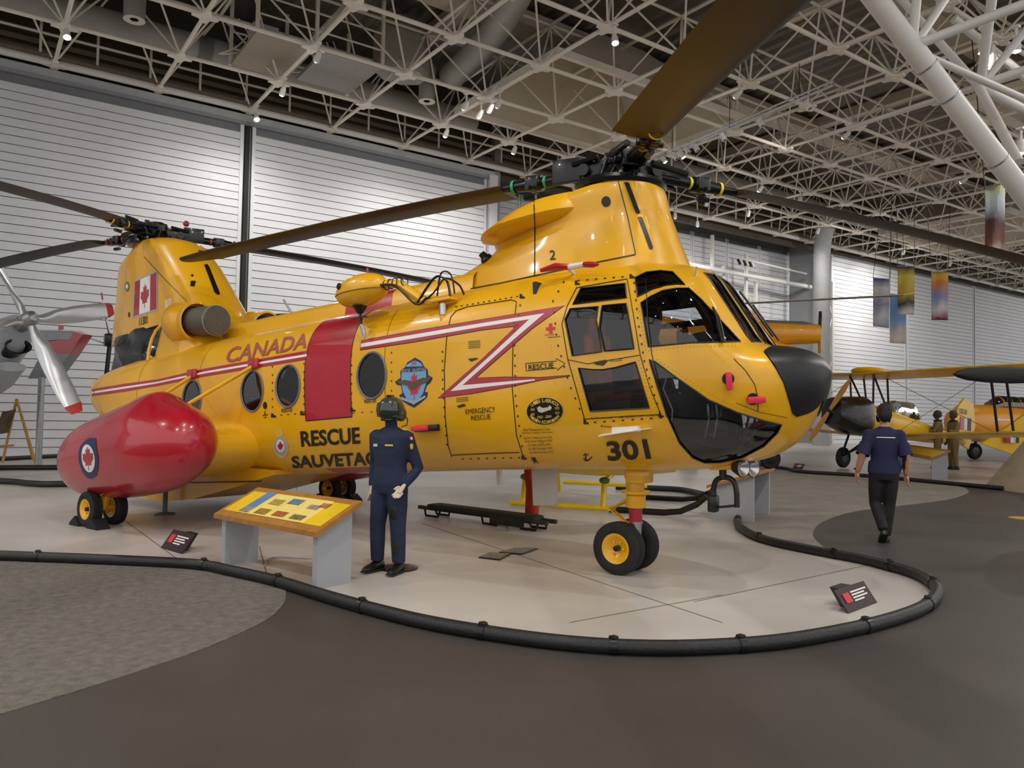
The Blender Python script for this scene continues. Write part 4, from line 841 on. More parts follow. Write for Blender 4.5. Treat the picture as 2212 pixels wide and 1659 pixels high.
text('Cpt Marc Levesque', [(1276, 901), (1325, 899), (1325, 904), (1276, 906)], TXT); text('Last Labrador Pilot - 27 July 2004', [(1337, 899), (1430, 893.5), (1430, 898), (1337, 904)], TXT); text('M.Levesque', [(1299, 917), (1322, 919), (1322, 925), (1299, 923)], TXT)
decal('red_cross', [pz([(950, 462), (972, 460), (973, 485), (994, 483), (995, 505), (973, 507), (974, 532), (952, 534), (951, 509), (929, 511), (928, 490), (950, 488)], 900, 560, 3.318)], mat('bright_red_marking', 'C8323A'), off=.005, step=5); text('RESCUE', [(1178, 722), (1198, 720), (1198, 724), (1178, 726)], mat('bright_red_marking', 'C8323A'))
strip('anchor_mark', [(1264, 978), (1267, 995)], 2.6, BLM, step=4); strip('anchor_mark', [(1260, 983), (1272, 981)], 2, BLM, step=4); strip('anchor_mark', [(1261, 989), (1264, 994), (1268, 995), (1274, 992), (1279, 986)], 2.4, BLM, step=4)
decal('step_mark', [pz([(820, 1420), (850, 1418), (858, 1440), (880, 1468), (852, 1448), (848, 1468), (838, 1450)], 900, 560, 3.318)], BLM, off=.005, step=5)
strip('ground_mark', [(573, 888), (573, 896)], 2, BLM, step=4); strip('ground_mark', [(568, 897), (579, 896)], 2, BLM, step=4); strip('ground_mark', [(570, 902), (577, 901)], 1.6, BLM, step=4); decal('ground_mark', [oval((573, 876), 4.5, 8)], BLM, off=.005, step=4)
for q in ([(1011, 775), (1030, 773), (1034, 775), (1018, 781)], [(987, 877), (1003, 872), (1008, 876), (992, 881)], [(1280, 783), (1308, 777), (1313, 780), (1303, 790), (1288, 788)]): decal('hatched_mark', [q], TXT, off=.005, step=5)
for x, y, n in ((1012, 738, 5), (986, 860, 3), (1318, 777, 2), (1185, 729, 1)):
    for k in range(n): strip('stencil_line', [(x, y+3.6*k), (x+26, y-2+3.6*k)], 1.2, TXT, step=9)
# panel seams, door outlines and rows of black fastener dashes
def dashes(path, n, w=4.5, h=3.):
    P = dens(path, 1., False); mb_v, F = [], []
    for k in range(n):
        i = int((len(P)-1)*k/max(1, n-1)); j = min(i+2, len(P)-1); i2 = max(j-2, 0); a, b = np.array(P[i2]), np.array(P[j]); t = (b-a)/(np.linalg.norm(b-a)+1e-9); nn = np.array([-t[1], t[0]]); c = np.array(P[i]); q = len(mb_v)
        mb_v += [tuple(c+t*w/2+nn*h/2), tuple(c-t*w/2+nn*h/2), tuple(c-t*w/2-nn*h/2), tuple(c+t*w/2-nn*h/2)]; F.append((q, q+1, q+2, q+3))
    skin_on('fastener_dashes', mb_v, F, BLM, 'fus', .005, HEL)
seams = [[(976, 987), (968, 960), (962, 900), (960, 800), (966, 720), (974, 685), (985, 672), (1010, 663), (1105, 648), (1116, 652), (1112, 690), (1108, 760), (1107, 840), (1116, 940), (1130, 985)], [(976, 983), (1060, 979), (1122, 977)],
 [(1227, 777), (1214, 700), (1226, 660), (1246, 622), (1355, 603), (1370, 690), (1383, 767), (1270, 786), (1227, 777)], [(1227, 777), (1245, 840), (1263, 905)], [(1383, 767), (1405, 840), (1428, 895)], [(1263, 905), (1350, 899), (1428, 895)],
 [(1395, 604), (1400, 700), (1408, 765), (1440, 900)]]
for q in seams: strip('panel_seam', q, 1.7, BLM)
strip('panel_seam', [(1585, 775), (1610, 800), (1630, 830), (1637, 860), (1637, 888)], 1.6, BLM); strip('panel_seam', [(1700, 902), (1640, 890), (1590, 870)], 1., TXT)
dashes([(1218, 610), (1195, 650), (1204, 740), (1230, 830), (1262, 905)], 14); dashes([(1286, 912), (1428, 902)], 8, 5, 3); dashes([(1250, 607), (1365, 597)], 7, 5, 2.5); dashes([(1370, 612), (1378, 690), (1392, 780), (1425, 890)], 16); dashes([(986, 663), (1118, 641)], 12, 4, 2); dashes([(1124, 660), (1112, 740), (1114, 860), (1131, 985)], 16, 4.5, 2.6); dashes([(956, 760), (957, 850), (966, 960)], 11, 4, 2.6); dashes([(1000, 991), (1122, 988)], 8, 4, 2.4)
for x0, x1, y0, y1, n in ((589, 657, 890, 792, 5), (760, 846, 884, 768, 5)):
    dashes([(x0, y0+6), (x0, y1)], 7, 4, 2); dashes([(x0+4, y0+8), (x1-4, y0+3)], n, 4, 2); dashes([(x1, y0), (x1, y1-6)], 7, 4, 2)
for c in ((591, 898), (654, 893), (762, 885), (1266, 912), (1428, 897), (1247, 612), (1365, 598), (1128, 641), (1132, 988)): decal('corner_mark', [[(c[0]-5, c[1]-5), (c[0], c[1]-5), (c[0]+1, c[1]), (c[0]+6, c[1]), (c[0]+6, c[1]+4), (c[0]-5, c[1]+4)]], BLM, off=.005, step=5)
for k, q in enumerate((((640, 735), (588, 1015)), )): pass
for s in (-.9, .75, 4.45): band(s, s+.006, -.62, -.22, TXT, 'frame_seam', .003)
# ---- pitot covers, tags, lamps, mirror, hoist pod
for (x, y), d in (((1573, 818), (0, 1)), ((1626, 862), (1, .1))):
    h = hit(x, y); c, n = h[0], h[1]; hb(MB().add(lathe([(0, .012), (.05, .01), (.052, 0)], 18, axis_m(c, c+n))), 'pitot_plate', BLK); t = (V((0, 0, -1)) if d[1] == 1 else V((.9, .15, -.1))); M = Matrix.Translation(c+n*.04+t*.02) @ n.to_track_quat('Y', 'Z').to_matrix().to_4x4()
    sz = (.05, .05, .15) if d[1] == 1 else (.15, .05, .055); hb(MB().add(cbox((0, 0, 0), sz, .012), M), 'red_pitot_cover', mat('fluorescent_red_tag', 'E83050', .6))
h = hit(925, 924); c, n = h[0], h[1]; hb(MB().add(cbox(tuple(c+n*.02), (.34, .04, .07), .01)), 'door_latch', BLK); hb(MB().add(cbox(tuple(c+n*.05+V((-.08, 0, .01))), (.24, .04, .055), .012)), 'red_latch_tag', mat('fluorescent_red_tag', 'E83050', .6))
h = hit(1362, 935); c = h[0]; hb(MB().add(prism([(c.x-.30, c.y+.02, c.z), (c.x+.22, c.y+.02, c.z+.03), (c.x+.14, c.y-.2, c.z+.01), (c.x-.22, c.y-.2, c.z-.02)], (0, 0, .008))).add(cbox((c.x+.02, c.y-.12, c.z+.03), (.26, .05, .05))), 'white_placard', WHM, smooth=False)
h = hit2(1240, 592, 'fus'); c = h[0]; hb(MB().add(tube([c+V((.02, -.12, .05)), c+V((-.10, -.17, .065)), c+V((-.26, -.2, .05))], [.03, .04, .02], 8)), 'streamer_cover', RED); hb(MB().add(tube([c, c+V((.0, -.12, .05)), c+V((.06, -.14, .045))], [.015, .025, .03], 8)).add(tube([c+V((.05, -.14, .04)), c+V((.24, -.17, .03))], [.03, .028], 8)), 'streamer_cover', WHM); hb(MB().add(tube([c+V((.22, -.17, .03)), c+V((.32, -.17, .01)), c+V((.38, -.17, .0))], [.029, .03, .01], 8)), 'streamer_cover', RED)
c = V(bpl(782, 628, -1.0)); pod = hb(MB().add(ell(tuple(c), (.40, .20, .19), 32, 20, Matrix.Rotation(math.radians(-3), 3, 'Y'))), 'hoist_pod', YEL); tag(pod, 'yellow streamlined pod on an outrigger arm')
hb(MB().add(tube([c+V((.40*math.cos(t), .203*math.sin(t), -.03)) for t in np.linspace(0, 2*math.pi, 40, endpoint=False)], .004, 5, closed=True)), 'pod_seam', TXT, pod)
pn = c+V((-.2, -.165, .06)); hb(MB().add(lathe([(0, .02), (.035, .018), (.04, 0)], 16, axis_m(pn, pn+V((-.2, -1, .2))))), 'pod_port', BLK, pod); hb(MB().add(cyl(c+V((.1, 0, .18)), c+V((.1, 0, .25)), .012)), 'pod_lug', PNK, pod)
b0 = V(bpl(952, 650, -.9)); arm = hb(MB().add(tube([c+V((.33, 0, .02)), c+V((.6, .0, -.02)), b0+V((-.25, .0, .04)), b0], [.05, .05, .06, .05], 10)), 'pod_arm', YEL)
hb(MB().add(cbox(tuple(b0+V((.05, 0, 0))), (.28, .14, .03), .008)).add(cyl(b0+V((.03, 0, -.02)), b0+V((.03, -.02, -.34)), .03, 10)), 'arm_bracket', YEL, arm)
hb(MB().add(cyl(b0+V((.03, 0, -.04)), b0+V((.03, -.005, -.16)), .042, 12)), 'arm_collar', ALU, arm)
hb(MB().add(tube(catmull([c+V((.36, -.06, 0)), c+V((.6, -.06, -.05)), b0+V((-.3, -.07, .0)), b0+V((-.15, -.06, .05))], 5), .014, 6)).add(tube(catmull([b0+V((-.3, -.06, 0)), b0+V((-.15, -.05, .16)), b0+V((0, -.05, .26)), b0+V((.1, 0, .2)), b0+V((.14, 0, .02))], 5), .014, 6)).add(tube(catmull([b0+V((-.2, -.04, .02)), b0+V((0, -.08, .1)), b0+V((.12, -.05, .22)), b0+V((.22, .05, .15)), b0+V((.25, .1, .04))], 5), .011, 6)).add(tube(catmull([b0+V((-.05, 0, .05)), b0+V((.02, 0, .3)), b0+V((.16, 0, .26)), b0+V((.2, 0, .05))], 5), .01, 6)), 'hydraulic_hoses', BLK, arm)
for k in range(5): hb(MB().add(tube([c+V((.4+.07*k, .055*math.cos(t), -.0+.055*math.sin(t))) for t in np.linspace(0, 6.283, 12, endpoint=False)], .006, 5, closed=True)), 'hose_clamp', BLK, arm)
hb(MB().add(cyl(c+V((-.02, -.02, -.18)), c+V((-.02, -.02, -.27)), .09, 14, .03)).add(cyl(c+V((-.02, -.02, -.27)), c+V((0, -.02, -.42)), .014, 8)).add(cbox(tuple(c+V((-.02, -.02, -.32))), (.2, .05, .012))), 'pod_spindle', DKM, pod); hb(MB().add(tube([c+V((0, -.02, -.4)), c+V((.03, -.02, -.5)), c+V((.05, -.02, -.56))], [.025, .022, .01], 8)), 'hoist_hook', STEEL, pod)
for dy, lx0 in ((-.24, 1606), (-.02, 1628)):     # landing lamps under the nose
    c = V(bpl(lx0, 1011, dy)); d = V((1, -.35, -.12)).normalized(); hb(MB().add(lathe([(0, -.12), (.05, -.1), (.085, -.02), (.09, .0), (.083, .005)], 22, axis_m(c, c+d))), 'landing_lamp', BLK); hb(MB().add(lathe([(.083, 0), (.06, -.02), (.02, -.05), (0, -.05)], 22, axis_m(c, c+d))), 'lamp_reflector', ALU)
    hb(MB().add(cyl(c+V((0, 0, .05)), c+V((0, 0, .25)), .02)), 'lamp_bracket', BLK)
c = lpl(1562, 1038, -.1); mb = MB(); q = [lpl(x, y, -.1) for x, y in ((1540, 1098), (1541, 1060), (1546, 1040), (1558, 1032), (1574, 1032), (1586, 1042), (1591, 1062), (1592, 1096))]
mb.add(tube([tuple(p) for p in catmull(q, 4)], .026, 10)).add(cyl(lpl(1548, 1096, -.1), lpl(1594, 1092, -.1), .012)).add(cyl(lpl(1562, 1034, -.1), lpl(1561, 1008, -.1), .035)).add(cbox(tuple(lpl(1541, 1088, -.1)), (.09, .1, .16), .02)).add(cyl(lpl(1539, 1060, -.1), lpl(1541, 1098, -.1), .04, 12))
mb.build('camera_yoke', BLK, HEL)
hb(MB().add(cbox((8.0, 0, .50), (.30, .4, .05), .01)), 'belly_plate', YEL)
mb = MB(); q0, q1 = w2l(gp(1175, 1135)), None
pl_ = lpl(1178, 1060, .3); hb(MB().add(cbox((5.72, .2, .33), (.3, .1, .46), .015)), 'white_access_hatch', mat('white_hatch', 'C6C2BB', .6))
hb(MB().add(cbox((5.0, .3, .44), (.05, .05, .2))), 'belly_antenna', WHT)
for (x, y0, y1) in ((356, 1058, 1112), (589, 1032, 1079)):      # support jacks
    b = w2l(gp(x, y1)); MB().add(cyl((b[0], b[1], 0), (b[0], b[1], .62), .035, 10)).add(lathe([(0, 0), (.17, 0), (.17, .02), (.05, .04), (0, .04)], 4, Matrix.Translation(tuple(b)))).build('support_jack', mat('blue_grey_paint', '5A6068', .6), HEL)
# wipers and windscreen pieces
for pts in (([(1561, 742), (1556, 718), (1548, 690), (1535, 668)]), ([(1557, 742), (1544, 690), (1537, 672)])):
    P = [hit(*p) for p in pts]; P = [p[0]+p[1]*.03 for p in P if p]; hb(MB().add(tube(P, .011, 6)), 'wiper', BLK)
hb(MB().add(tube([(8.38, .3, 1.72), (8.22, .28, 2.0), (8.1, .26, 2.2)], .012, 6)).add(tube([(8.42, .34, 1.68), (8.2, .32, 2.06)], .01, 6)), 'wiper', BLK)
c = hit2(1500, 597); hb(MB().add(cyl(c[0], c[0]+V((.03, 0, .09)), .006)), 'temperature_probe', STEEL)
# ---- cockpit and cabin interior
hb(MB().add(box((-1.2, -.62, .82), (6.5, .62, .86))).add(box((6.5, -.6, .82), (8.0, .6, .86))), 'cabin_floor', INT, smooth=False)
hb(MB().add(box((6.42, -.88, .8), (6.46, .88, 2.4))), 'cockpit_curtain', mat('grey_curtain', '3A3A3E', .9, 0, .25, 4., bump=.6, bscale=9), smooth=False)
for y in (-.5, .5):
    st = hb(MB().add(cbox((7.12, y, 1.12), (.44, .42, .1), .03)).add(cbox((7.1, y, .95), (.36, .34, .3), .02)), 'pilot_seat', INT)
    hb(MB().add(cbox((6.9, y, 1.5), (.12, .40, .72), .05)).add(cbox((6.9, y, 1.92), (.1, .26, .2), .05)), 'seat_back', SEATR, st); hb(MB().add(cbox((7.14, y, 1.2), (.42, .4, .07), .03)), 'seat_cushion', mat('red_cushion', '6E1E22', .9), st); hb(MB().add(cbox((7.0, y-.2, 1.3), (.4, .05, .06), .02)).add(cbox((7.0, y+.2, 1.3), (.4, .05, .06), .02)), 'armrest', INT, st)
    for dy in (-.1, .1): hb(MB().add(cyl((8.0, y+dy, .78), (8.06, y+dy, 1.0), .012)).add(cbox((8.06, y+dy, 1.02), (.03, .1, .12), .01)), 'rudder_pedal', STEEL)
    hb(MB().add(tube([(7.62, y, .78), (7.66, y, 1.05), (7.58, y, 1.25), (7.62, y, 1.36)], .014, 8)), 'control_stick', STEEL)
hb(MB().add(prism([(7.78, -.62, 1.2), (8.16, -.62, 1.1), (8.2, -.62, 1.5), (8.05, -.62, 1.72), (7.82, -.62, 1.66)], (0, 1.24, 0))), 'instrument_panel', INT, smooth=False)
hb(MB().add(ell((8.0, -.28, 1.66), (.3, .34, .1), 20, 10)).add(ell((8.0, .28, 1.66), (.3, .34, .1), 20, 10)), 'panel_glareshield', mat('glareshield_black', '1A1B1E', .7))
hb(MB().add(cbox((7.7, 0, 1.0), (.7, .3, .45), .03)).add(cbox((7.3, 0, 2.3), (.7, .4, .1), .03)), 'centre_console', INT)
hb(MB().add(cbox((7.5, -.72, .95), (.35, .2, .24), .05)), 'kit_bag', mat('khaki_bag', '6A6030', .9))
hb(MB().add(cbox((7.3, .62, 1.75), (.1, .04, .4), .01)).add(cbox((7.25, -.2, 1.8), (.08, .14, .34), .01)), 'radio_box', mat('grey_box', '8A8C8E', .6))

# rows of rivets on the cockpit frames
def rivets(path, n, r=.007):
    P = dens(path, 1., False); mb = MB()
    for k in range(n):
        h = hit(*P[int((len(P)-1)*k/(n-1))])
        if h: mb.add(lathe([(r, 0), (r*.8, r*.5), (0, r*.75)], 6, axis_m(h[0]+h[1]*.001, h[0]+h[1])))
    tag(hb(mb, 'rivet_row', YEL), kind='stuff')
rivets([(1420, 776), (1480, 815), (1560, 865), (1640, 897), (1695, 912)], 34); rivets([(1402, 757), (1480, 748), (1590, 747)], 22); rivets([(1394, 800), (1412, 870), (1440, 930), (1480, 985), (1530, 1006)], 30); rivets([(1240, 800), (1258, 850), (1268, 895), (1330, 893), (1408, 887), (1395, 830), (1380, 778)], 44); rivets([(1376, 648), (1386, 700), (1394, 755)], 14); rivets([(1376, 644), (1410, 630), (1460, 618), (1488, 619)], 16); rivets([(1495, 618), (1545, 676), (1606, 742)], 18)
rivets([(958, 760), (950, 850), (958, 960)], 26, .005); rivets([(1120, 700), (1117, 800), (1124, 930)], 26, .005); rivets([(1190, 745), (1200, 830)], 14, .005)
# ================================================================ barriers, signs, desks
def hose(path, label, r=.05, clips=()):
    t = thing('hose_barrier', label, 'barrier', (path[0][0], path[0][1], 0)); o = path[0]
    MB().add(tube([(p[0]-o[0], p[1]-o[1], r+.004) for p in path], r, 12)).build('rubber_hose', HOSE, t)
    for i in clips:
        a, b = V((*path[i-1], r+.004)), V((*path[i+1], r+.004)); c = V((path[i][0]-o[0], path[i][1]-o[1], r+.004)); d = (b-a).normalized()
        MB().add(tube([c-d*.025, c+d*.025], r*1.12, 12)).add(cbox(tuple(c+V((0, 0, r*1.1))), (.05, .05, .025), .006)).build('hose_clip', BLK, t)
    return t
hose(hpath, 'thick black hose barrier winding around the big yellow helicopter', .052, range(14, len(hpath)-8, 11))
hose(rpath, 'straight black hose barrier in front of the yellow biplane', .052, (8, 16))
for pts, l in ((((-250, 1040), (0, 1046), (60, 1051), (100, 1053), (160, 1052), (300, 1050)), 'black hose barrier at left behind the red tank, nearest'), (((-200, 1021), (0, 1016), (135, 1015), (300, 1010)), 'black hose barrier at left, middle one of three'), (((-200, 1003), (0, 996), (135, 989), (300, 985)), 'black hose barrier at left along the wall foot'), (((1330, 1058), (1450, 1063), (1490, 1068), (1530, 1078), (1560, 1085)), 'black hose barrier behind the small helicopter skids')):
    hose([tuple(p[:2]) for p in catmull([gp(*p) for p in pts], 4)], l, .06)
def gradmat(name, cols, noise=.12, sc=3.):
    m = mat(name, cols[0], .6); nt = m.node_tree; n = nt.nodes; L = nt.links.new; b = n['Principled BSDF']; tc = [q for q in n if q.type == 'TEX_COORD'][0]; nz = [q for q in n if q.type == 'TEX_NOISE'][0]; nz.inputs['Scale'].default_value = sc; rp = [q for q in n if q.type == 'VALTORGB'][0]
    sx = n.new('ShaderNodeSeparateXYZ'); L(tc.outputs['Generated'], sx.inputs[0]); ad = n.new('ShaderNodeMath'); ad.operation = 'MULTIPLY_ADD'; ad.inputs[1].default_value = noise*2; L(nz.outputs['Fac'], ad.inputs[0]); L(sx.outputs['Z'], ad.inputs[2]); sb = n.new('ShaderNodeMath'); sb.operation = 'SUBTRACT'; sb.inputs[1].default_value = noise; L(ad.outputs[0], sb.inputs[0]); L(sb.outputs[0], rp.inputs['Fac'])
    while len(rp.color_ramp.elements) > 1: rp.color_ramp.elements.remove(rp.color_ramp.elements[-1])
    for i, c in enumerate(cols):
        e = rp.color_ramp.elements[0] if i == 0 else rp.color_ramp.elements.new(i/(len(cols)-1)); e.position = i/(len(cols)-1); e.color = lin(c)
    return m
PYE = mat('yellow_print', 'F2CB1E', .35, 0, .05, 6., coat=.3)
def desk(label, A, B, C_, hf, hb_, th=.07, over=.06):
    """A near front foot, B near back foot, C far front foot"""
    A, B, C_ = [V((p[0], p[1], 0)) for p in (A, B, C_)]; u = (C_-A); L = u.length; u.normalize(); v = (B-A); Dp = v.length; v = (v-u*v.dot(u)); v.normalize()
    t = thing('information_desk', label, 'desk', tuple(A)); M = Matrix(((u.x, v.x, 0, 0), (u.y, v.y, 0, 0), (0, 0, 1, 0), (0, 0, 0, 1)))
    for x in (0, L-th): MB().add(prism([(x, 0, 0), (x, Dp, 0), (x, Dp, hb_), (x, 0, hf)], (th, 0, 0)), M).build('desk_leg', GRYP, t, smooth=False)
    sl = (hb_-hf)/Dp; tz = lambda y: hf+sl*y
    MB().add(prism([(-over, y, tz(y)+d) for y, d in ((-over, .0), (Dp+over, 0), (Dp+over, .045), (-over, .045))], (L+2*over, 0, 0)), M).build('desk_top', WOODM, t, smooth=False)
    def print_(x0, x1, y0, y1, m, nm, off): MB().add(prism([(x0*L, y0*Dp, tz(y0*Dp)+off), (x1*L, y0*Dp, tz(y0*Dp)+off), (x1*L, y1*Dp, tz(y1*Dp)+off), (x0*L, y1*Dp, tz(y1*Dp)+off)], (0, 0, .003)), M).build(nm, m, pn if nm != 'printed_panel' else t, smooth=False); 
    pn = MB().add(prism([(.0, .02, tz(.02)+.046), (L, .02, tz(.02)+.046), (L, Dp-.02, tz(Dp-.02)+.046), (.0, Dp-.02, tz(Dp-.02)+.046)], (0, 0, .004)), M).build('printed_panel', PYE, t, smooth=False)
    return pn, print_
A, B, C_ = gp(684, 1274), gp(763, 1261), gp(477, 1220)
pn, pr_ = desk('grey information desk with oak edge and bright yellow panel beside the mannequin', A, B, C_, .50, .68)
LY = mat('pale_yellow_print', 'F4DE7A', .4)
pr_(.16, .84, .04, .96, LY, 'text_field', .051); pr_(.74, .84, .3, .96, mat('blue_print', '5F86B8', .4), 'blue_title_bar', .055); pr_(.74, .84, .06, .3, mat('grey_photo_print', '9AA08C', .5, 0, .3, 20.), 'photo_print', .055)
for x0, x1, y0, y1, c in ((.56, .68, .08, .3, 'B08A30'), (.38, .5, .1, .3, 'C06A30'), (.2, .32, .1, .28, '8C8240'), (.40, .52, .62, .84, '6E8CB0'), (.2, .3, .55, .72, 'A8A08C'), (.14, .22, .66, .84, 'C08050')): pr_(x0, x1, y0, y1, mat('print_'+c, c, .5, 0, .3, 25.), 'photo_print', .055)
for k in range(5): pr_(.56, .68, .5+.05*k, .52+.05*k, mat('brown_print', '8A6A20', .5), 'text_line', .055)
pn, pr_ = desk('grey information desk with yellow panel behind the nose wheel, by the hose end', gp(1536, 1122), gp(1598, 1117), gp(1578, 1105), .50, .70)
pr_(.2, .8, .2, .8, LY, 'text_field', .051)
desk('far grey information desk with yellow panel in front of the biplane', gp(2047, 1037), gp(2014, 1036), gp(1945, 1010), .72, .55)
desk('small far grey desk behind the helicopter nose', gp(1680, 1000), gp(1660, 997), gp(1640, 1000), .5, .6)
def sign(label, quad, foot, zt):
    a, b = gp(*quad[0]), gp(*quad[1]); t = thing('floor_sign', label, 'sign', tuple((a+b)/2)); o = (a+b)/2; w = V(b-a); L = w.length; w.normalize(); n = V((-w.y, w.x, 0))
    if n.dot(V(FW)) < 0: n = -n
    M = Matrix(((w.x, n.x, 0, 0), (w.y, n.y, 0, 0), (0, 0, 1, 0), (0, 0, 0, 1))); mb = MB().add(prism([(-L/2, 0, .005), (L/2, 0, .005), (L/2, zt*.7, zt), (-L/2, zt*.7, zt)], (0, .01, -.008)), M); p = mb.build('sign_plate', SIGN, t, smooth=False)
    MB().add(prism([(-L*.2, .02, .0), (L*.2, .02, .0), (L*.2, zt*.7, zt*.9), (-L*.2, zt*.7, zt*.9)], (0, .12, 0)), M).build('sign_stand', BLK, t, smooth=False)
    q = lambda x, s: (x*L, s*zt*.7-.003, s*zt+.004)
    MB().add(prism([q(-.38, .35), q(-.18, .35), q(-.18, .75), q(-.38, .75)], (0, -.002, .003)), M).build('red_pictogram', mat('bright_red_marking', 'C8323A'), p, smooth=False)
    for s, x1 in ((.72, .4), (.6, .3), (.48, .36), (.36, .2)): MB().add(prism([q(-.12, s-.03), q(x1, s-.03), q(x1, s+.03), q(-.12, s+.03)], (0, -.002, .003)), M).build('text_line', WHM, p, smooth=False)
sign('small dark maroon floor sign left of the information desk', [(347, 1184), (392, 1197)], None, .2); sign('small dark maroon floor sign inside the hose bend at right', [(1833, 1326), (1895, 1302)], None, .17); sign('tiny dark floor sign behind the far right hose', [(1712, 1012), (1732, 1014)], None, .16)
# hatch plates, disc, cable, sticker, stretcher
for q, l in (([(1078, 1195), (1110, 1186), (1162, 1187), (1128, 1199)], 'steel floor hatch plate in front of the nose wheel, right one'), ([(1034, 1206), (1058, 1196), (1104, 1198), (1080, 1211)], 'steel floor hatch plate in front of the nose wheel, left one')):
    P = [gp(*p) for p in q]; c = sum(P)/4; t = thing('floor_hatch', l, 'hatch', tuple(c)); MB().add(prism([p-c+np.array([0, 0, .003]) for p in P], (0, 0, .012))).build('hatch_frame', DKM, t, smooth=False); MB().add(prism([(p-c)*.9+np.array([0, 0, .014]) for p in P], (0, 0, .005))).build('hatch_plate', mat('hatch_grey', '8D8780', .5, .2, .2, 30., bump=.4), t, smooth=False)
tag(MB().add(tube(catmull([gp(572, 1222, .012), gp(580, 1208, .012), gp(605, 1203, .012), gp(640, 1205, .012), gp(672, 1206, .012)], 6), .008, 6)).build('floor_cable', GRYP), 'thin grey cable looping on the floor under the information desk', 'cable')
tag(MB().add(lathe([(0, .0045), (.22, .0045), (.22, .007), (0, .007)], 28, Matrix.Translation(tuple(gp(2212, 1120))))).build('floor_sticker', PYE), 'round yellow floor sticker at the right picture edge', 'sticker')
P0, P1 = gp(915, 1112), gp(1192, 1150); ax = V(P1-P0); Ls = ax.length; t = thing('stretcher', 'folded olive canvas stretcher lying under the helicopter', 'stretcher', tuple(P0), math.atan2(ax.y, ax.x))
for y in (-.1, .1): MB().add(cyl((0, y, .13), (Ls, y, .13), .03, 8)).build('pole', mat('olive_pole', '33362A', .6), t)
MB().add(cbox((Ls*.5, 0, .15), (Ls*.82, .26, .10), .03)).build('folded_canvas', OLIVD, t)
for x in (.12, Ls*.52, Ls*.8): MB().add(tube([(x, -.1, .13), (x+.05, -.12, .02), (x+.3, -.12, .02), (x+.34, -.1, .13)], .018, 6)).add(tube([(x, .1, .13), (x+.05, .12, .02), (x+.3, .12, .02), (x+.34, .1, .13)], .018, 6)).build('stretcher_foot', BLK, t)
MB().add(cbox((Ls*.72, -.13, .09), (.6, .05, .12), .02)).build('strap_bundle', OLIVD, t)
# ================================================================ figures
def remesh(mb, vox, it=6):
    me = bpy.data.meshes.new('tmp'); me.from_pydata(mb.v, [], mb.f); o = bpy.data.objects.new('tmp', me); COL.objects.link(o); r = o.modifiers.new('r', 'REMESH'); r.mode = 'VOXEL'; r.voxel_size = vox; s = o.modifiers.new('s', 'SMOOTH'); s.iterations = it; s.factor = .5
    dg = bpy.context.evaluated_depsgraph_get(); ev = o.evaluated_get(dg).to_mesh(); v = [tuple(p.co) for p in ev.vertices]; f = [tuple(p.vertices) for p in ev.polygons]; o.evaluated_get(dg).to_mesh_clear(); bpy.data.objects.remove(o, do_unlink=True); return v, f
def hand(c, d, side, s=1.):
    """relaxed hand hanging along d from wrist c"""
    d = V(d).normalized(); sd = V(side).normalized(); n = d.cross(sd).normalized(); mb = MB(); c = V(c)
    mb.add(tube([c-d*.02, c+d*.03, c+d*.09], [.026*s, .036*s, .036*s], 10, flat=.5))
    for k, (o, L) in enumerate(((-.03, .065), (-.01, .078), (.011, .074), (.031, .058))): b = c+d*.085+sd*o*s; mb.add(tube([b-d*.02, b+d*L*.45+n*.008, b+d*L*.8+n*.024, b+d*L+n*.04], [.0095*s, .009*s, .0085*s, .006*s], 7))
    b = c+d*.03-sd*.03*s; mb.add(tube([b, b+d*.03-sd*.02+n*.01, b+d*.06-sd*.022+n*.025], [.012*s, .0105*s, .008*s], 7)); return remesh(mb, .0055, 2)
def figure(root, J, regions, head=True, fat=1., vox=.014):
    mb = MB(); E = lambda c, rx, ry, n=20: [(c[0]+rx*math.cos(2*math.pi*k/n), c[1]+ry*math.sin(2*math.pi*k/n), c[2]) for k in range(n)]
    lx_ = J.get('lean', 0.)
    tor = [(.80, .105, .145), (.90, .125, .175), (.98, .12, .17), (1.08, .11, .155), (1.2, .12, .165), (1.32, .125, .185), (1.40, .11, .19), (1.46, .075, .13), (1.50, .055, .06)]
    mb.add(loft([E((lx_*max(0, z-.9), 0, z), rx*fat, ry*fat) for z, rx, ry in tor]))
    for s in ('L', 'R'):
        h, k, a = J['hip'+s], J['knee'+s], J['ank'+s]; mb.add(tube([h, V(h).lerp(V(k), .5), k, V(k).lerp(V(a), .45), a], [.095*fat, .088*fat, .07*fat, .066*fat, .058*fat], 14))
        sh, e, w = J['sho'+s], J['elb'+s], J['wri'+s]; mb.add(ell(sh, (.07, .07, .07), 12, 8)); mb.add(tube([V(sh)+V((0, 0, .02)), V(sh).lerp(V(e), .5), e, V(e).lerp(V(w), .4), w], [.068*fat, .06*fat, .05*fat, .045*fat, .034*fat], 12))
    if head:
        hx = J.get('headx', .02); mb.add(tube([(lx_*.55, 0, 1.44), (hx, 0, 1.56)], [.058, .055], 12)); mb.add(ell((hx+.01, 0, 1.665), (.098, .078, .118), 20, 16)); mb.add(ell((hx+.06, 0, 1.61), (.045, .05, .06), 12, 10))
        mb.add(tube([(hx+.10, 0, 1.69), (hx+.13, 0, 1.645), (hx+.1, 0, 1.635)], [.012, .017, .012], 8))
        for y in (-.08, .08): mb.add(ell((hx, y, 1.655), (.022, .014, .034), 8, 8))
    v, f = remesh(mb, vox); o = mk('body', v, f, None, root, True); ms = []
    for m, _ in regions: o.data.materials.append(m)
    for p in o.data.polygons:
        c = p.center
        for i, (m, fn) in enumerate(regions):
            if fn(c): p.material_index = i; break
    return o
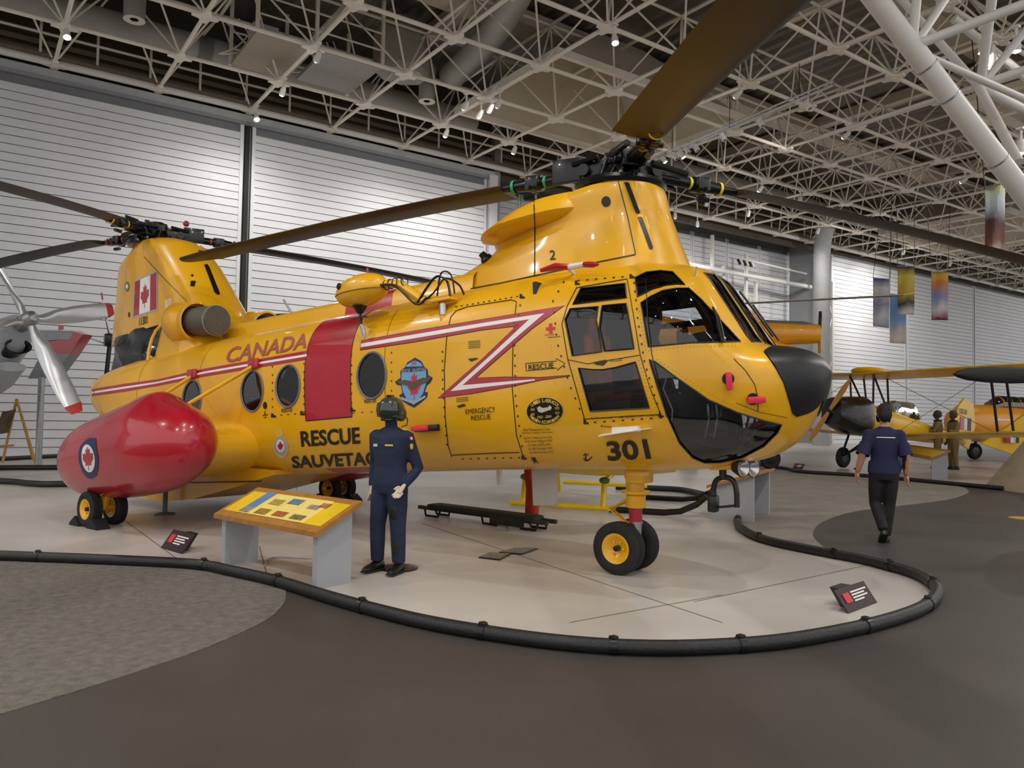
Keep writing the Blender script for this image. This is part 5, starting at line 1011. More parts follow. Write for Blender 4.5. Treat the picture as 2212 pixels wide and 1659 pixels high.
def shoe(root, ank, yaw, m=SHOE, lift=0.):
    mb = MB(); mb.add(loft([[(x+r*.0, w*math.cos(t), max(0, h*.5+h*.5*math.sin(t))) for t in [2*math.pi*k/16 for k in range(16)]] for x, w, h, r in ((-.085, .02, .05, 0), (-.075, .036, .085, 0), (-.03, .04, .11, 0), (.04, .043, .10, 0), (.1, .048, .075, 0), (.16, .046, .06, 0), (.195, .03, .045, 0), (.205, .01, .02, 0))]))
    M = Matrix.Translation((ank[0], ank[1], ank[2]-.09)) @ Matrix.Rotation(yaw, 4, 'Z') @ Matrix.Rotation(lift, 4, 'Y'); o = mb.build('shoe', m, root, fn=lambda L: [tuple(M @ V(p)) for p in L]); MB().add(cbox((.06, 0, .004), (.29, .09, .012), .004), M).build('shoe_sole', RUB, o); return o
def stand(hands=True, **k):
    J = dict(hipL=(0, .09, .88), kneeL=(.02, .11, .48), ankL=(0, .12, .09), hipR=(0, -.09, .88), kneeR=(.02, -.11, .48), ankR=(0, -.12, .09), shoL=(0, .18, 1.40), elbL=(-.03, .25, 1.12), wriL=(.06, .24, .88), shoR=(0, -.18, 1.40), elbR=(-.03, -.25, 1.12), wriR=(.06, -.24, .88)); J.update(k); return J
# flight-suit mannequin
m0 = gp(838, 1236); M1 = thing('mannequin', 'mannequin in navy flight suit and olive flight helmet beside the information desk', 'mannequin', (m0[0], m0[1], .018), math.radians(208)); M1.scale = (.97, .97, .945)
J = stand(wriL=(.07, .225, .90), elbL=(-.10, .275, 1.07), wriR=(-.02, -.24, .86), elbR=(-.08, -.25, 1.12), ankL=(.0, .13, .09), ankR=(.02, -.12, .09), kneeL=(.03, .13, .48), kneeR=(.03, -.12, .48))
bd = figure(M1, J, [(NAVY, lambda c: True)], head=False, fat=1.17)
MB().add(tube([(0, 0, 1.44), (.0, 0, 1.5), (.01, 0, 1.58)], [.07, .062, .06], 14)).build('collar', NAVY, bd)
q_ = gp(862, 1228)-m0; q_ = Matrix.Rotation(-math.radians(208), 3, 'Z') @ V(q_); MB().add(lathe([(0, -.018), (.2, -.018), (.2, -.004), (0, -.001)], 32, Matrix.Translation((q_.x, q_.y, 0)))).build('base_plate', DKM, M1)
for p, s_, y in ((J['ankL'], 1, .15), (J['ankR'], -1, -.1)): shoe(M1, p, y)
MB().add(hand((.08, .225, .90), (.45, -.3, -.8), (0, .4, -.2), 1.15)).build('hand', PALE, M1); MB().add(hand((-.01, -.24, .86), (.1, .05, -1), (1, 0, 0))).build('hand', PALE, M1)
he = MB().add(remesh(MB().add(ell((.01, 0, 1.68), (.152, .135, .142), 24, 18)).add(ell((-.03, .1, 1.635), (.065, .05, .08), 16, 12)).add(ell((-.03, -.1, 1.635), (.06, .045, .075), 16, 12)), .008, 3)).build('flight_helmet', OLIVE, M1)
vz = []
for z, r in ((1.60, .99), (1.63, 1.05), (1.67, 1.08), (1.715, 1.06), (1.75, 1.0)): vz.append([(.01+.153*r*math.cos(t), .136*r*math.sin(t), z) for t in np.linspace(-1.25, 1.25, 18)])
MB().add(loft(vz, False, False)).build('visor', mat('dark_green_visor', '1A2416', .08, 0, .1, 4., coat=.8), he); MB().add(tube([(.06, .1, 1.6), (.13, .07, 1.57), (.15, .01, 1.575)], .008, 6)).add(ell((.15, 0, 1.575), (.02, .025, .015), 10, 8)).build('microphone_boom', BLK, he); MB().add(cbox((.03, 0, 1.822), (.12, .02, .02), .006)).build('visor_track', BLK, he); MB().add(tube([(-.05, .12, 1.63), (-.1, .13, 1.58), (-.09, .13, 1.52), (-.04, .1, 1.5)], .006, 6)).build('comms_cable', BLK, he)
def patch(par, nm, m, c, w, h, nrm, th=.006): 
    n = V(nrm).normalized(); Mx = Matrix.Translation(c) @ n.to_track_quat('X', 'Z').to_matrix().to_4x4(); return MB().add(cbox((0, 0, 0), (th, w, h), .002), Mx).build(nm, m, par)
patch(bd, 'name_tag', mat('pale_blue_tag', 'B8C6D0', .6), (.135, -.095, 1.305), .07, .03, (1, -.35, .1)); patch(bd, 'wings_badge', GLD, (.138, .075, 1.31), .085, .018, (1, .3, .1)); MB().add(ell((.02, .262, 1.30), (.04, .012, .045), 14, 10)).build('shoulder_patch', BLM, bd); MB().add(ell((.022, .27, 1.30), (.028, .01, .033), 14, 10)).build('shoulder_patch_gold', GLD, bd); patch(bd, 'flag_patch', REDM, (.02, .262, 1.385), .05, .035, (.2, 1, .2)); patch(bd, 'flag_patch_white', WHM, (.022, .266, 1.385), .02, .03, (.2, 1, .2)); patch(bd, 'rank_slide', GLD, (0, .17, 1.475), .06, .06, (0, .3, 1)); 
patch(bd, 'thigh_pocket', BLM, (.115, .13, .62), .07, .13, (1, .2, 0)); patch(bd, 'calf_pocket', BLM, (.085, .15, .28), .06, .17, (1, .3, 0))
# walking visitor
m1 = gp(1910, 1172); W1 = thing('person', 'person in navy short-sleeved shirt and black trousers walking away', 'person', tuple(m1), math.radians(38))
J = stand(hipL=(0, .09, .9), kneeL=(.06, .10, .50), ankL=(-.16, .03, .18), hipR=(0, -.08, .9), kneeR=(.06, -.07, .48), ankR=(.05, -.03, .09), elbL=(-.08, .27, 1.13), wriL=(.02, .32, .90), elbR=(-.06, -.25, 1.13), wriR=(.05, -.27, .88), lean=.02)
wb = figure(W1, J, [(BLKC, lambda c: c.z < .95 and abs(c.y) < .235), (NAVY2, lambda c: .95 <= c.z < 1.5 and (abs(c.y) < .24 or c.z > 1.15)), (SKIN, lambda c: True)], fat=1.06)
MB().add(loft([[(.004+.135*q*math.cos(2*math.pi*k/28), .2*q*math.sin(2*math.pi*k/28)*(1+.02*math.sin(5*k)), z) for k in range(28)] for z, q in ((.90, 1.0), (.98, .98), (1.05, .93))], True, False)).build('shirt_hem', NAVY2, wb)
for s in (1, -1): e = V(J['elbL' if s > 0 else 'elbR']); sh = V(J['shoL' if s > 0 else 'shoR']); d = (e-sh); MB().add(tube([sh+d*.45, sh+d*.75, sh+d*1.0], [.078, .082, .086], 16, cap=False)).build('shirt_sleeve', NAVY2, wb)
shoe(W1, J['ankR'], 0.); shoe(W1, (-.16, .03, .18), 0., lift=.6)
hr_ = MB().add(remesh(MB().add(ell((.0, 0, 1.70), (.112, .096, .105), 22, 16)).add(ell((-.045, 0, 1.655), (.075, .088, .1), 18, 14)), .009, 3)).build('hair', HAIR, W1)
MB().add(loft([[(.03+.108*r*math.cos(t), .088*r*math.sin(t), z) for t in np.linspace(-1.3, 1.3, 14)] for z, r in ((1.555, .9), (1.6, 1.06), (1.65, 1.1))], False, False)).build('face_mask', BLK, W1)
for s in (1, -1): w = J['wriL' if s > 0 else 'wriR']; MB().add(hand(w, (.15, .03*s, -1), (1, 0, 0))).build('hand', SKIN, W1)
MB().add(tube([V(J['wriL'])+V((.035*math.cos(t), .035*math.sin(t), .04)) for t in np.linspace(0, 6.283, 14, endpoint=False)], .012, 6, closed=True)).build('wristband', BLK, wb); MB().add(cbox((-.125, 0, 1.36), (.006, .22, .012), .002)).build('shirt_print', WHM, wb)
# orange-legged mannequin under the helicopter, khaki mannequins by the biplane
def dummy(label, loc, rz, m, head_m, seatz=0., s=1., J=None, cap=None, scarf=True):
    t = thing('mannequin', label, 'mannequin', tuple(loc), rz); t.scale = (s, s, s); b = figure(t, J or stand(), [(head_m, lambda c: c.z > 1.5), (m, lambda c: True)], fat=1.15, vox=.02)
    for k in ('ankL', 'ankR'): shoe(t, (J or stand())[k], 0.)
    for w, sg in (('wriL', 1), ('wriR', -1)): MB().add(hand((J or stand())[w], (.2, 0, -1), (1, 0, 0))).build('hand', head_m, t)
    MB().add(remesh(MB().add(ell((.0, 0, 1.71), (.12, .1, .1), 18, 12)).add(ell((-.03, 0, 1.66), (.09, .095, .09), 16, 12)), .012, 2)).build('flying_cap', cap or mat('brown_leather', '4A3524', .6), t)
    if scarf: MB().add(tube([(.09*math.cos(u), .1*math.sin(u), 1.47) for u in np.linspace(0, 6.283, 16, endpoint=False)], .035, 8, closed=True)).build('fur_collar', mat('dark_fur', '2A1F18', .95, 0, .2, 20., bump=.6), t)
dummy('mannequin in orange-red trousers standing behind the helicopter belly', gp(1148, 1128), math.radians(-20), REDC, PALE, cap=OLIVE, scarf=False, J=stand(wriL=(.1, .2, 1.0), wriR=(.1, -.2, 1.0)))
JK = stand(elbL=(.12, .25, 1.15), wriL=(.36, .15, 1.2), elbR=(.12, -.25, 1.15), wriR=(.36, -.15, 1.2))
dummy('khaki-suited mannequin leaning at the biplane cockpit, left one', gp(2026, 1012), math.radians(120), KHAK, mat('brown_leather', '4A3524', .6), J=JK, s=1.06); dummy('khaki-suited mannequin standing at the biplane, right one', gp(2060, 1014), math.radians(150), KHAK, mat('brown_leather', '4A3524', .6), J=stand(elbL=(.1, .25, 1.15), wriL=(.3, .2, 1.2)), s=1.06)
# ================================================================ other aircraft
def fus_loft(st, n=20, e=2.2):
    """stations (x, zc, half width, half height)"""
    r = []
    for x, zc, w, h in st: r.append([(x, w*math.copysign(abs(math.cos(t))**(2/e), math.cos(t)), zc+h*math.copysign(abs(math.sin(t))**(2/e), math.sin(t))) for t in [2*math.pi*k/n for k in range(n)]])
    return loft(r)
def wing(x0, c, y0, y1, z, dih, th=.07, tip=.35, sweep=0.):
    r = []
    for k in range(13):
        q = k/12; y = y0+(y1-y0)*q; cc = c if q < .85 else c*(1-tip*((q-.85)/.15)**2); zz = z+dih*q; xx = x0-sweep*q-(c-cc)*.5
        r.append([(xx-cc*u, y, zz+s*th*(2.6*math.sqrt(max(u, 0))*(1-u)+.02)) for u, s in ((0, 1), (.05, 1), (.2, 1), (.45, 1), (.75, 1), (1, 1), (.75, -.4), (.45, -.4), (.2, -.4), (.05, -.4))])
    return loft(r)
def simple_wheel(c, r, w, par, nm='tyre', M0=None):
    M = (M0 or Matrix()) @ Matrix.Translation(c) @ Matrix.Rotation(math.pi/2, 4, 'X'); o = MB().add(lathe([(0, -w*.3), (r*.6, -w*.4), (r*.85, -w*.5), (r*.97, -w*.3), (r, 0), (r*.97, w*.3), (r*.85, w*.5), (r*.6, w*.4), (0, w*.3)], 24, M)).build(nm, RUB, par); MB().add(lathe([(0, -w*.44), (r*.3, -w*.44), (r*.5, -w*.42), (r*.5, w*.42), (r*.3, w*.44), (0, w*.44)], 18, M)).build('wheel_disc', DKM, o)
# ---- yellow biplane
bp0 = gp(1815, 1012); BI = thing('biplane', 'yellow training biplane with black-bagged engine and number 12518', 'aeroplane', (bp0[0]+.1, bp0[1]-.9, .02), math.pi); BI.scale = (1.1, 1.1, 1.1); BI.rotation_euler.y = -math.radians(5)
MB().add(fus_loft([(1.05, 1.42, .3, .34), (.6, 1.42, .36, .4), (-.2, 1.4, .38, .42), (-1.4, 1.36, .37, .38), (-2.6, 1.3, .3, .3), (-4.2, 1.25, .18, .2), (-5.4, 1.22, .06, .12)])).build('fuselage', YEL2, BI)
random.seed(4); bgv = fus_loft([(.55, 1.45, .42, .5), (.75, 1.45, .46, .54), (1.2, 1.42, .45, .5), (1.75, 1.45, .36, .4), (1.95, 1.45, .3, .34)], 28, 3.); MB().add(([(x+random.uniform(-.03, .03), y*(1+.06*math.sin(9*z+5*x)), z+random.uniform(-.02, .02)) for x, y, z in bgv[0]], bgv[1])).build('engine_cover', TARP, BI)
for y1, nm in ((4.5, 'upper_wing'), (-4.5, 'upper_wing')): MB().add(wing(.75, 1.4, 0, y1, 2.62, .12)).build(nm, YEL2, BI)
for y1 in (4.5, -4.5): MB().add(wing(.1, 1.4, .3*math.copysign(1, y1), y1, .98, .22)).build('lower_wing', YEL2, BI)
for sg in (1, -1):
    for xa, xb in ((.55, .0), (-.3, -.9)): MB().add(tube([(xa, sg*3.3, 2.66), (xb, sg*3.3, 1.12)], .035, 6)).build('wing_strut', BLK, BI)
    for xa, xb in ((.6, .5), (-.1, -.3), (.6, -.2)): MB().add(tube([(xa, sg*.35, 2.6), (xb, sg*.32, 1.75)], .03, 6)).build('cabane_strut', BLK, BI)
    MB().add(tube([(.5, sg*.3, 1.1), (.1, sg*.8, .32)], .035, 6)).add(tube([(-.6, sg*.3, 1.0), (.05, sg*.78, .32)], .03, 6)).add(tube([(.1, 0, .75), (.1, sg*.8, .32)], .03, 6)).build('gear_leg', BLK, BI); simple_wheel((0, sg*.8, .3), .3, .16, BI, 'main_wheel')
    MB().add(tube([(.5, sg*3.3, 2.6), (-.6, sg*.4, 1.1)], .008, 4)).add(tube([(.2, sg*.4, 2.6), (-.1, sg*3.2, 1.15)], .008, 4)).build('bracing_wire', STEEL, BI)
    MB().add(prism([(-4.6, sg*.1, 1.3), (-5.5, sg*.1, 1.3), (-5.5, sg*1.4, 1.3), (-4.9, sg*1.4, 1.3)], (0, 0, .05))).build('tailplane', YEL2, BI, smooth=False)
fin = MB().add(prism([(-4.5, -.03, 1.3), (-4.9, -.03, 2.3), (-5.3, -.03, 2.62), (-5.9, -.03, 2.5), (-6.1, -.03, 1.8), (-5.7, -.03, 1.0)], (0, .06, 0))).build('tail_fin', YEL2, BI, smooth=False)
for x, m in ((-5.05, REDM), (-5.3, WHM), (-5.55, NVY)): MB().add(box((x-.22, -.04, 1.6), (x, .045, 2.0))).build('fin_flash', m, fin, smooth=False)
def flat_text(s, par, origin, ux, uy, h, m, bold=.012):
    v, f = textmesh(s, bold); w = h*.62*len(s); O_, ux, uy = V(origin), V(ux), V(uy); mk('lettering', [tuple(O_+ux*(a*w)+uy*(b*h)) for a, b in v], f, m, par)
flat_text('12518', fin, (-4.95, .05, 2.1), (-1, 0, 0), (0, 0, 1), .16, BLM)
for x in (-.75, -1.75): MB().add(lathe([(.0, .3), (.2, .22), (.28, 0)], 16, Matrix.Translation((x, 0, 1.72)))).build('cockpit_windscreen', GLASS, BI); MB().add(ell((x-.35, 0, 1.78), (.12, .1, .16), 12, 10)).build('headrest', mat('green_leather', '2E4A34', .6), BI)
can = MB().add(fus_loft([(-.9, 1.7, .2, .12), (-1.1, 1.78, .28, .3), (-1.9, 1.8, .3, .32), (-2.3, 1.7, .2, .12)], 18)).build('cockpit_canopy', GLASS, BI)
pb = MB()
for sg in (1, -1): pb.add(loft([[(2.05+.02*math.sin(t), sg*r*.55+w*math.cos(t)*.8, 1.45+sg*r*.83-w*math.cos(t)*.5) for t in [2*math.pi*k/10 for k in range(10)]] for r, w in ((.05, .05), (.3, .08), (.7, .09), (.95, .05), (1.0, .01))]))
pb.build('propeller', mat('varnished_prop', 'C98A20', .35, coat=.5), BI)
cp = MB().add(ell((.15, .0, 2.75), (.6, .5, .12), 18, 10)).build('fuel_tank', YEL2, BI)
# ---- orange-yellow trainer behind, canopy of many panes
hx = pdep(2190, 930, 31); TR = thing('training_aeroplane', 'orange-yellow training aeroplane with long glazed canopy behind the biplane', 'aeroplane', (hx[0], hx[1], 0), math.atan2(-FW[1], -FW[0])-math.radians(75))
MB().add(fus_loft([(-6.2, 1.35, .1, .2), (-4, 1.35, .4, .5), (-2, 1.45, .55, .68), (.5, 1.5, .6, .75), (2, 1.5, .6, .72), (2.6, 1.5, .62, .7), (3.0, 1.5, .4, .45)])).build('fuselage', ORG, TR)
cn = MB().add(fus_loft([(-2.4, 2.05, .2, .1), (-1.9, 2.15, .36, .36), (.8, 2.2, .38, .4), (1.2, 2.15, .3, .2)], 16)).build('canopy', GLASSD, TR)
for k in range(8): x = -2.1+.42*k; MB().add(tube([(x, .375*math.cos(t), 2.17+.385*math.sin(t)) for t in np.linspace(0, math.pi, 10)], .03, 6)).build('canopy_frame', ORG, cn)
MB().add(box((-5, -.62, 1.62), (1.5, -.605, 1.66))).add(box((-5, .6, 1.62), (1.5, .62, 1.66))).build('side_stripe', ALU, TR, smooth=False)
for sg in (1, -1): MB().add(wing(1.2, 2.0, .4*sg, 6*sg, 1.0, .4)).build('wing', ORG, TR)
for sg in (1, -1): MB().add(tube([(.6, sg*1.2, 1.0), (.7, sg*1.2, .35)], .06, 8)).build('gear_leg', DKM, TR); simple_wheel((.7, sg*1.2, .34), .34, .2, TR)
simple_wheel((-5.2, 0, .18), .18, .1, TR); MB().add(prism([(-4.6, -.04, 1.5), (-5.2, -.04, 2.6), (-6.2, -.04, 2.6), (-6.5, -.04, 1.3)], (0, .08, 0))).build('tail_fin', ORG, TR, smooth=False); MB().add(cyl((-5.2, 0, .18), (-5.0, 0, 1.2), .05)).build('tail_strut', DKM, TR)
MB().add(box((-3.5, -.63, 1.1), (-.8, -.60, 1.3))).add(box((-3.5, .6, 1.1), (-.8, .63, 1.3))).build('grey_panel', mat('grey_marking', 'A9A9A6'), TR, smooth=False)
# ---- tail of another yellow aeroplane at the right edge
t0 = pdep(2200, 1000, 24); TL = thing('aeroplane_tail', 'yellow tail fin with red white and blue flash at the right edge', 'aeroplane', (t0[0], t0[1], 0)); rx = V((RT[0], RT[1], 0)).normalized()
def tp(px, py, d=24): return pdep(px, py, d)-np.array([t0[0], t0[1], 0])
fn_ = MB().add(prism([tp(2120, 958), (tp(2165, 930)), tp(2215, 895), tp(2290, 850), tp(2380, 900), tp(2400, 1010), tp(2290, 1000), tp(2200, 985)], tuple(V(FW)*.12))).build('tail_fin', YEL2, TL, smooth=False)
for x, m in ((2171, REDM), (2183, WHM), (2190, NVY)): MB().add(prism([tp(x, 934, 23.9), tp(x+12, 935, 23.9), tp(x+11, 957, 23.9), tp(x, 956, 23.9)], tuple(V(FW)*.03))).build('fin_flash', m, fn_, smooth=False)
MB().add(cyl(tp(2330, 1000), (tp(2330, 1000)[0], tp(2330, 1000)[1], .2), .08)).build('tail_strut', DKM, TL); q = tp(2330, 1040); 
MB().add(lathe([(0, -.08), (.2, -.08), (.24, 0), (.2, .08), (0, .08)], 20, Matrix.Translation((q[0], q[1], .24)) @ Matrix.Rotation(math.pi/2, 4, 'X'))).build('tail_wheel', RUB, TL)
# ---- big black propeller at the right edge
p0 = pdep(2330, 812, 12.5); PR = thing('propeller_aeroplane', 'large matt black propeller blade reaching in from the right edge', 'propeller', (p0[0], p0[1], 0)); L_ = []
for k, (x, w) in enumerate(((2060, 1), (2068, 7), (2090, 13), (2130, 17), (2180, 18), (2240, 16), (2300, 12), (2330, 10))):
    a = pdep(x, 808+.02*(x-2060), 12.5)-np.array([p0[0], p0[1], 0]); ww = w*12.5/1683; L_.append([tuple(V(a)+V((0, 0, 1))*ww*math.cos(t)+V(FW)*.05*math.sin(t)) for t in [2*math.pi*j/14 for j in range(14)]])
MB().add(loft(L_)).build('propeller_blade', mat('matt_black_prop', '1B1A1A', .6), PR); h0 = pdep(2340, 812, 12.5)-np.array([p0[0], p0[1], 0]); MB().add(ell(tuple(h0), (.25, .25, .25), 16, 12)).build('propeller_hub', DKM, PR); MB().add(cyl(h0, V(h0)+V((2.0, -1.6, -.2)), .5, 20)).build('engine_cowl', ALU, PR); MB().add(cyl(V(h0)+V((1.4, -1.1, -.3)), (h0[0]+1.4, h0[1]-1.1, 0), .12)).build('stand_leg', DKM, PR)
# ---- small yellow helicopter on skids
s0, s1 = gp(1115, 1094), gp(1440, 1114); dr = V(s1-s0); dr.z = 0; dr.normalize(); lf = V((-dr.y, dr.x, 0))
H2 = thing('small_helicopter', 'small yellow helicopter on skids behind the big helicopter', 'helicopter', (s0[0], s0[1], 0), math.atan2(dr.y, dr.x))
YEL3 = mat('lemon_paint', 'F2CE14', .35, 0, .04, 2., coat=.5)
for y in (0, 2.15):
    MB().add(tube([(-.1, y, .06), (1.65, y, .06)], .045, 10)).build('skid_tube', YEL3, H2); MB().add(tube([(1.6, y, .05), (2.5, y, .05), (2.75, y, .08), (3.0, y, .2), (3.15, y, .34)], .05, 10)).build('skid_shoe', BLK, H2)
    for x in (.12, 1.5): MB().add(tube([(x, y, .06), (x, y+(.12 if y == 0 else -.12), .5), (x, 1.07, .62)], .05, 10)).build('cross_tube', YEL3, H2); MB().add(ell((x, y+(.1 if y == 0 else -.1), .5), (.09, .06, .06), 10, 8)).build('skid_joint', mat('green_cap', '5E7A2E', .5), H2)
MB().add(fus_loft([(-4.6, 1.9, .12, .12), (-2.4, 1.75, .2, .24), (-.9, 1.6, .6, .75), (.2, 1.5, .78, .88), (1.4, 1.4, .8, .82), (2.2, 1.25, .72, .62), (2.7, 1.12, .55, .42)], 28)).build('cabin', YEL3, H2)
H2.children[-1].location = (0, 1.07, .08)
o = MB().add(ell((2.35, 1.07, 1.35), (.75, .66, .55), 28, 18)).build('bubble_window', GLASS, H2); MB().add(fus_loft([(-1.4, 2.6, .3, .2), (-.6, 2.75, .45, .32), (.6, 2.75, .45, .32), (1.3, 2.6, .2, .12)], 18)).build('engine_cowl', YEL3, H2); H2.children[-1].location = (0, 1.07, .1)
MB().add(cyl((.2, 1.07, 2.9), (.2, 1.07, 3.42), .07)).build('rotor_mast', DKM, H2); hb0 = w2l  # mast
hw = V((s0[0], s0[1], 0))+dr*.2+lf*1.07; a2, b2 = V(pdep(1640, 697, 12.5)), V(pdep(1972, 634, 12.5))
Mi = Matrix.Rotation(-math.atan2(dr.y, dr.x), 4, 'Z') @ Matrix.Translation((-s0[0], -s0[1], 0)); mt = Mi @ a2; tp_ = Mi @ b2
def slat_blade(a, b, w, th):
    a, b = V(a), V(b); d = (b-a).normalized(); s = d.cross(V((0, 0, 1))).normalized(); u = s.cross(d); return loft([[tuple(p+s*w*x+u*th*z) for x, z in ((.5, 0), (.3, .8), (0, 1), (-.35, .6), (-.5, 0), (0, -.6))] for p in (a, b)])
rb = V((.2, 1.07, 3.42)); MB().add(slat_blade(rb, mt+(tp_-mt)*.93, .2, .018)).build('rotor_blade', mat('grey_blade', 'A8A6A2', .5), H2); MB().add(slat_blade(mt+(tp_-mt)*.93, tp_, .2, .019)).build('blade_tip', YEL3, H2); MB().add(slat_blade(rb, rb-(mt+(tp_-mt)*.93-rb)*.6, .2, .018)).build('rotor_blade', mat('grey_blade', 'A8A6A2'), H2)
# ---- twin-engined yellow aeroplane nacelle beyond the cockpit
n0 = pdep(1700, 720, 24); TW = thing('yellow_aeroplane', 'yellow aeroplane with grey-topped engine nacelle beyond the cockpit', 'aeroplane', (n0[0], n0[1], 0)); rr_ = V((RT[0], RT[1], 0)).normalized(); bk = V((FW[0], FW[1], 0)).normalized(); MW = Matrix(((rr_.x, bk.x, 0, 0), (rr_.y, bk.y, 0, 0), (0, 0, 1, 0), (0, 0, 0, 1))); zc = n0[2]
def nac(st, z_=0., e=2.2): return fus_loft([(x, z+z_, w, h) for x, z, w, h in st], 24, e)
MB().add(nac([(-1.3, zc-.02, .3, .30), (-.6, zc, .36, .37), (.6, zc, .35, .33), (.95, zc, .28, .29)]), MW).build('nacelle', ORG, TW); MB().add(nac([(-.65, zc+.27, .25, .13), (.5, zc+.24, .26, .13), (.92, zc+.18, .2, .08)]), MW).build('grey_cover', mat('grey_cover', '6C6A6A', .8), TW)
MB().add(prism([(-1.55, -.05, zc-.5), (-.75, -.05, zc-.1), (-.85, -.05, zc+.42), (-1.0, -.05, zc+.55), (-1.3, -.05, zc+.62), (-2.2, -.05, zc+.6), (-2.2, -.05, zc-.5)], (0, .4, 0)), MW).build('engine_housing', ORG, TW, smooth=False); MB().add(box((-1.6, 0, zc+.6), (-.9, .3, zc+.66)), MW).build('top_handle', YEL3, TW, smooth=False)
MB().add(loft([[(1.0+.05*math.cos(t), w*math.sin(t), zc+z) for t in [2*math.pi*k/10 for k in range(10)]] for z, w in ((-.6, .01), (-.5, .08), (-.1, .1), (.05, .05))]), MW).build('propeller_blade', mat('varnished_prop', 'C98A20'), TW); MB().add(loft([[(1.0+.05*math.cos(t)+.04*z, w*math.sin(t), zc+z) for t in [2*math.pi*k/10 for k in range(10)]] for z, w in ((.05, .05), (.3, .09), (.55, .08), (.7, .01))]), MW).build('propeller_blade', BLK, TW)
MB().add(nac([(-6, zc-.2, .2, .2), (-4, zc-.1, .55, .6), (-1, zc-.4, .5, .3), (.2, zc-.5, .2, .1)]), MW).build('fuselage', ORG, TW); MB().add(cyl((-3, 0, .3), (-3, 0, zc-.5), .1), MW).add(cyl((-.5, 0, .3), (-.5, 0, zc-.3), .1), MW).build('gear_leg', DKM, TW)
for x in (-3, -.5): simple_wheel((x, 0, .32), .32, .2, TW, 'main_wheel', MW)
# ---- silver aeroplane at left with four-bladed propeller
q0 = pdep(60, 692, 17); SV = thing('silver_aeroplane', 'silver-grey aeroplane engine with four-bladed propeller at the left edge', 'aeroplane', (q0[0], q0[1], 0)); U3 = V((0, 0, 1)); R3, F3 = rr_, bk; hz = q0[2]
b1 = V(pdep(245, 667, 19.1)-pdep(60, 690, 17)).normalized(); b2 = V(pdep(165, 890, 17)-pdep(60, 690, 17)).normalized(); b2 = (b2-b1*b2.dot(b1)).normalized(); axp = b1.cross(b2)
if axp.dot(F3) > 0: axp = -axp
H0 = V((0, 0, hz)); NAC = mat('grey_nacelle_paint', 'A6ABB4', .35, .0, .06, 2., coat=.4)
hub = MB().add(lathe([(0, -.35), (.14, -.34), (.17, -.1), (.17, .1), (.12, .22), (.0, .28)], 20, axis_m(H0, H0+axp))).build('propeller_hub', STEEL, SV)
for d, L_, tip in ((b1, 2.28, 1), (-b1, 2.28, 1), (b2, 2.28, 1), (-b2, 2.28, 1)):
    s = axp.cross(d).normalized(); rg = []; tips = []
    for r, w, th_, tw in ((.15, .09, .09, 0), (.35, .1, .08, 50), (.7, .17, .05, 40), (1.2, .2, .035, 30), (L_-.5, .2, .025, 24), (L_-.2, .18, .02, 22), (L_-.16, .18, .02, 22), (L_, .12, .012, 21)):
        c, sn = math.cos(math.radians(tw)), math.sin(math.radians(tw)); e1_, e2_ = s*c+axp*sn, axp*c-s*sn; ring = [tuple(H0+d*r+e1_*w*math.cos(t)+e2_*th_*math.sin(t)) for t in [2*math.pi*k/14 for k in range(14)]]
        if r <= L_-.2+1e-6: rg.append(ring)
        if r >= L_-.2-1e-6: tips.append(ring)
    bl = MB().add(loft(rg)).build('propeller_blade', mat('pale_silver_blade', 'D2D4D8', .25, .6, .05, 3.), hub); MB().add(loft(tips)).build('blade_tip', mat('red_tip', 'C8321E', .4), hub)
def axr(dist, r, sq=1., off=0.): return [tuple(H0-axp*dist+U3*(r*math.sin(t)*sq+off)+axp.cross(U3).normalized()*r*math.cos(t)) for t in [2*math.pi*k/28 for k in range(28)]]
MB().add(loft([axr(.25, .2), axr(.4, .36, 1, -.05), axr(.8, .5, 1.05, -.1), axr(1.6, .6, 1.1, -.15), axr(3.2, .62, 1.1, -.2), axr(5, .4, 1, -.2)])).build('engine_nacelle', NAC, SV); MB().add(loft([axr(.33, .3, .55, -.42), axr(.36, .24, .5, -.42), axr(.9, .2, .5, -.45)], True, False)).build('oil_cooler_intake', BLK, SV); MB().add(loft([axr(.6, .34, .3, -.75), axr(1.2, .4, .35, -.85), axr(2.2, .3, .3, -.9)])).build('chin_cowl', NAC, SV)
wc = H0-axp*3; MB().add(prism([tuple(wc+U3*z+axp*x-R3*6) for x, z in ((1.6, 0), (1.2, .2), (-1.5, .1), (-1.5, -.05), (1.2, -.2))], tuple(R3*5.5))).build('wing', NAC, SV); MB().add(cyl(H0-axp*2.2-U3*.9, (H0-axp*2.2).to_3d()-U3*hz+V((0, 0, .4)), .1)).build('gear_leg', STEEL, SV); pw = H0-axp*2.2; simple_wheel((pw.x, pw.y, .45), .45, .25, SV, 'main_wheel')
w0 = pdep(130, 745, 20.5); WT = thing('red_wing_aeroplane', 'silver aeroplane wing with red and white tip behind the propeller', 'aeroplane', (w0[0], w0[1], 0))
def wp(px, py, d=20.5): return pdep(px, py, d)-np.array([w0[0], w0[1], 0])
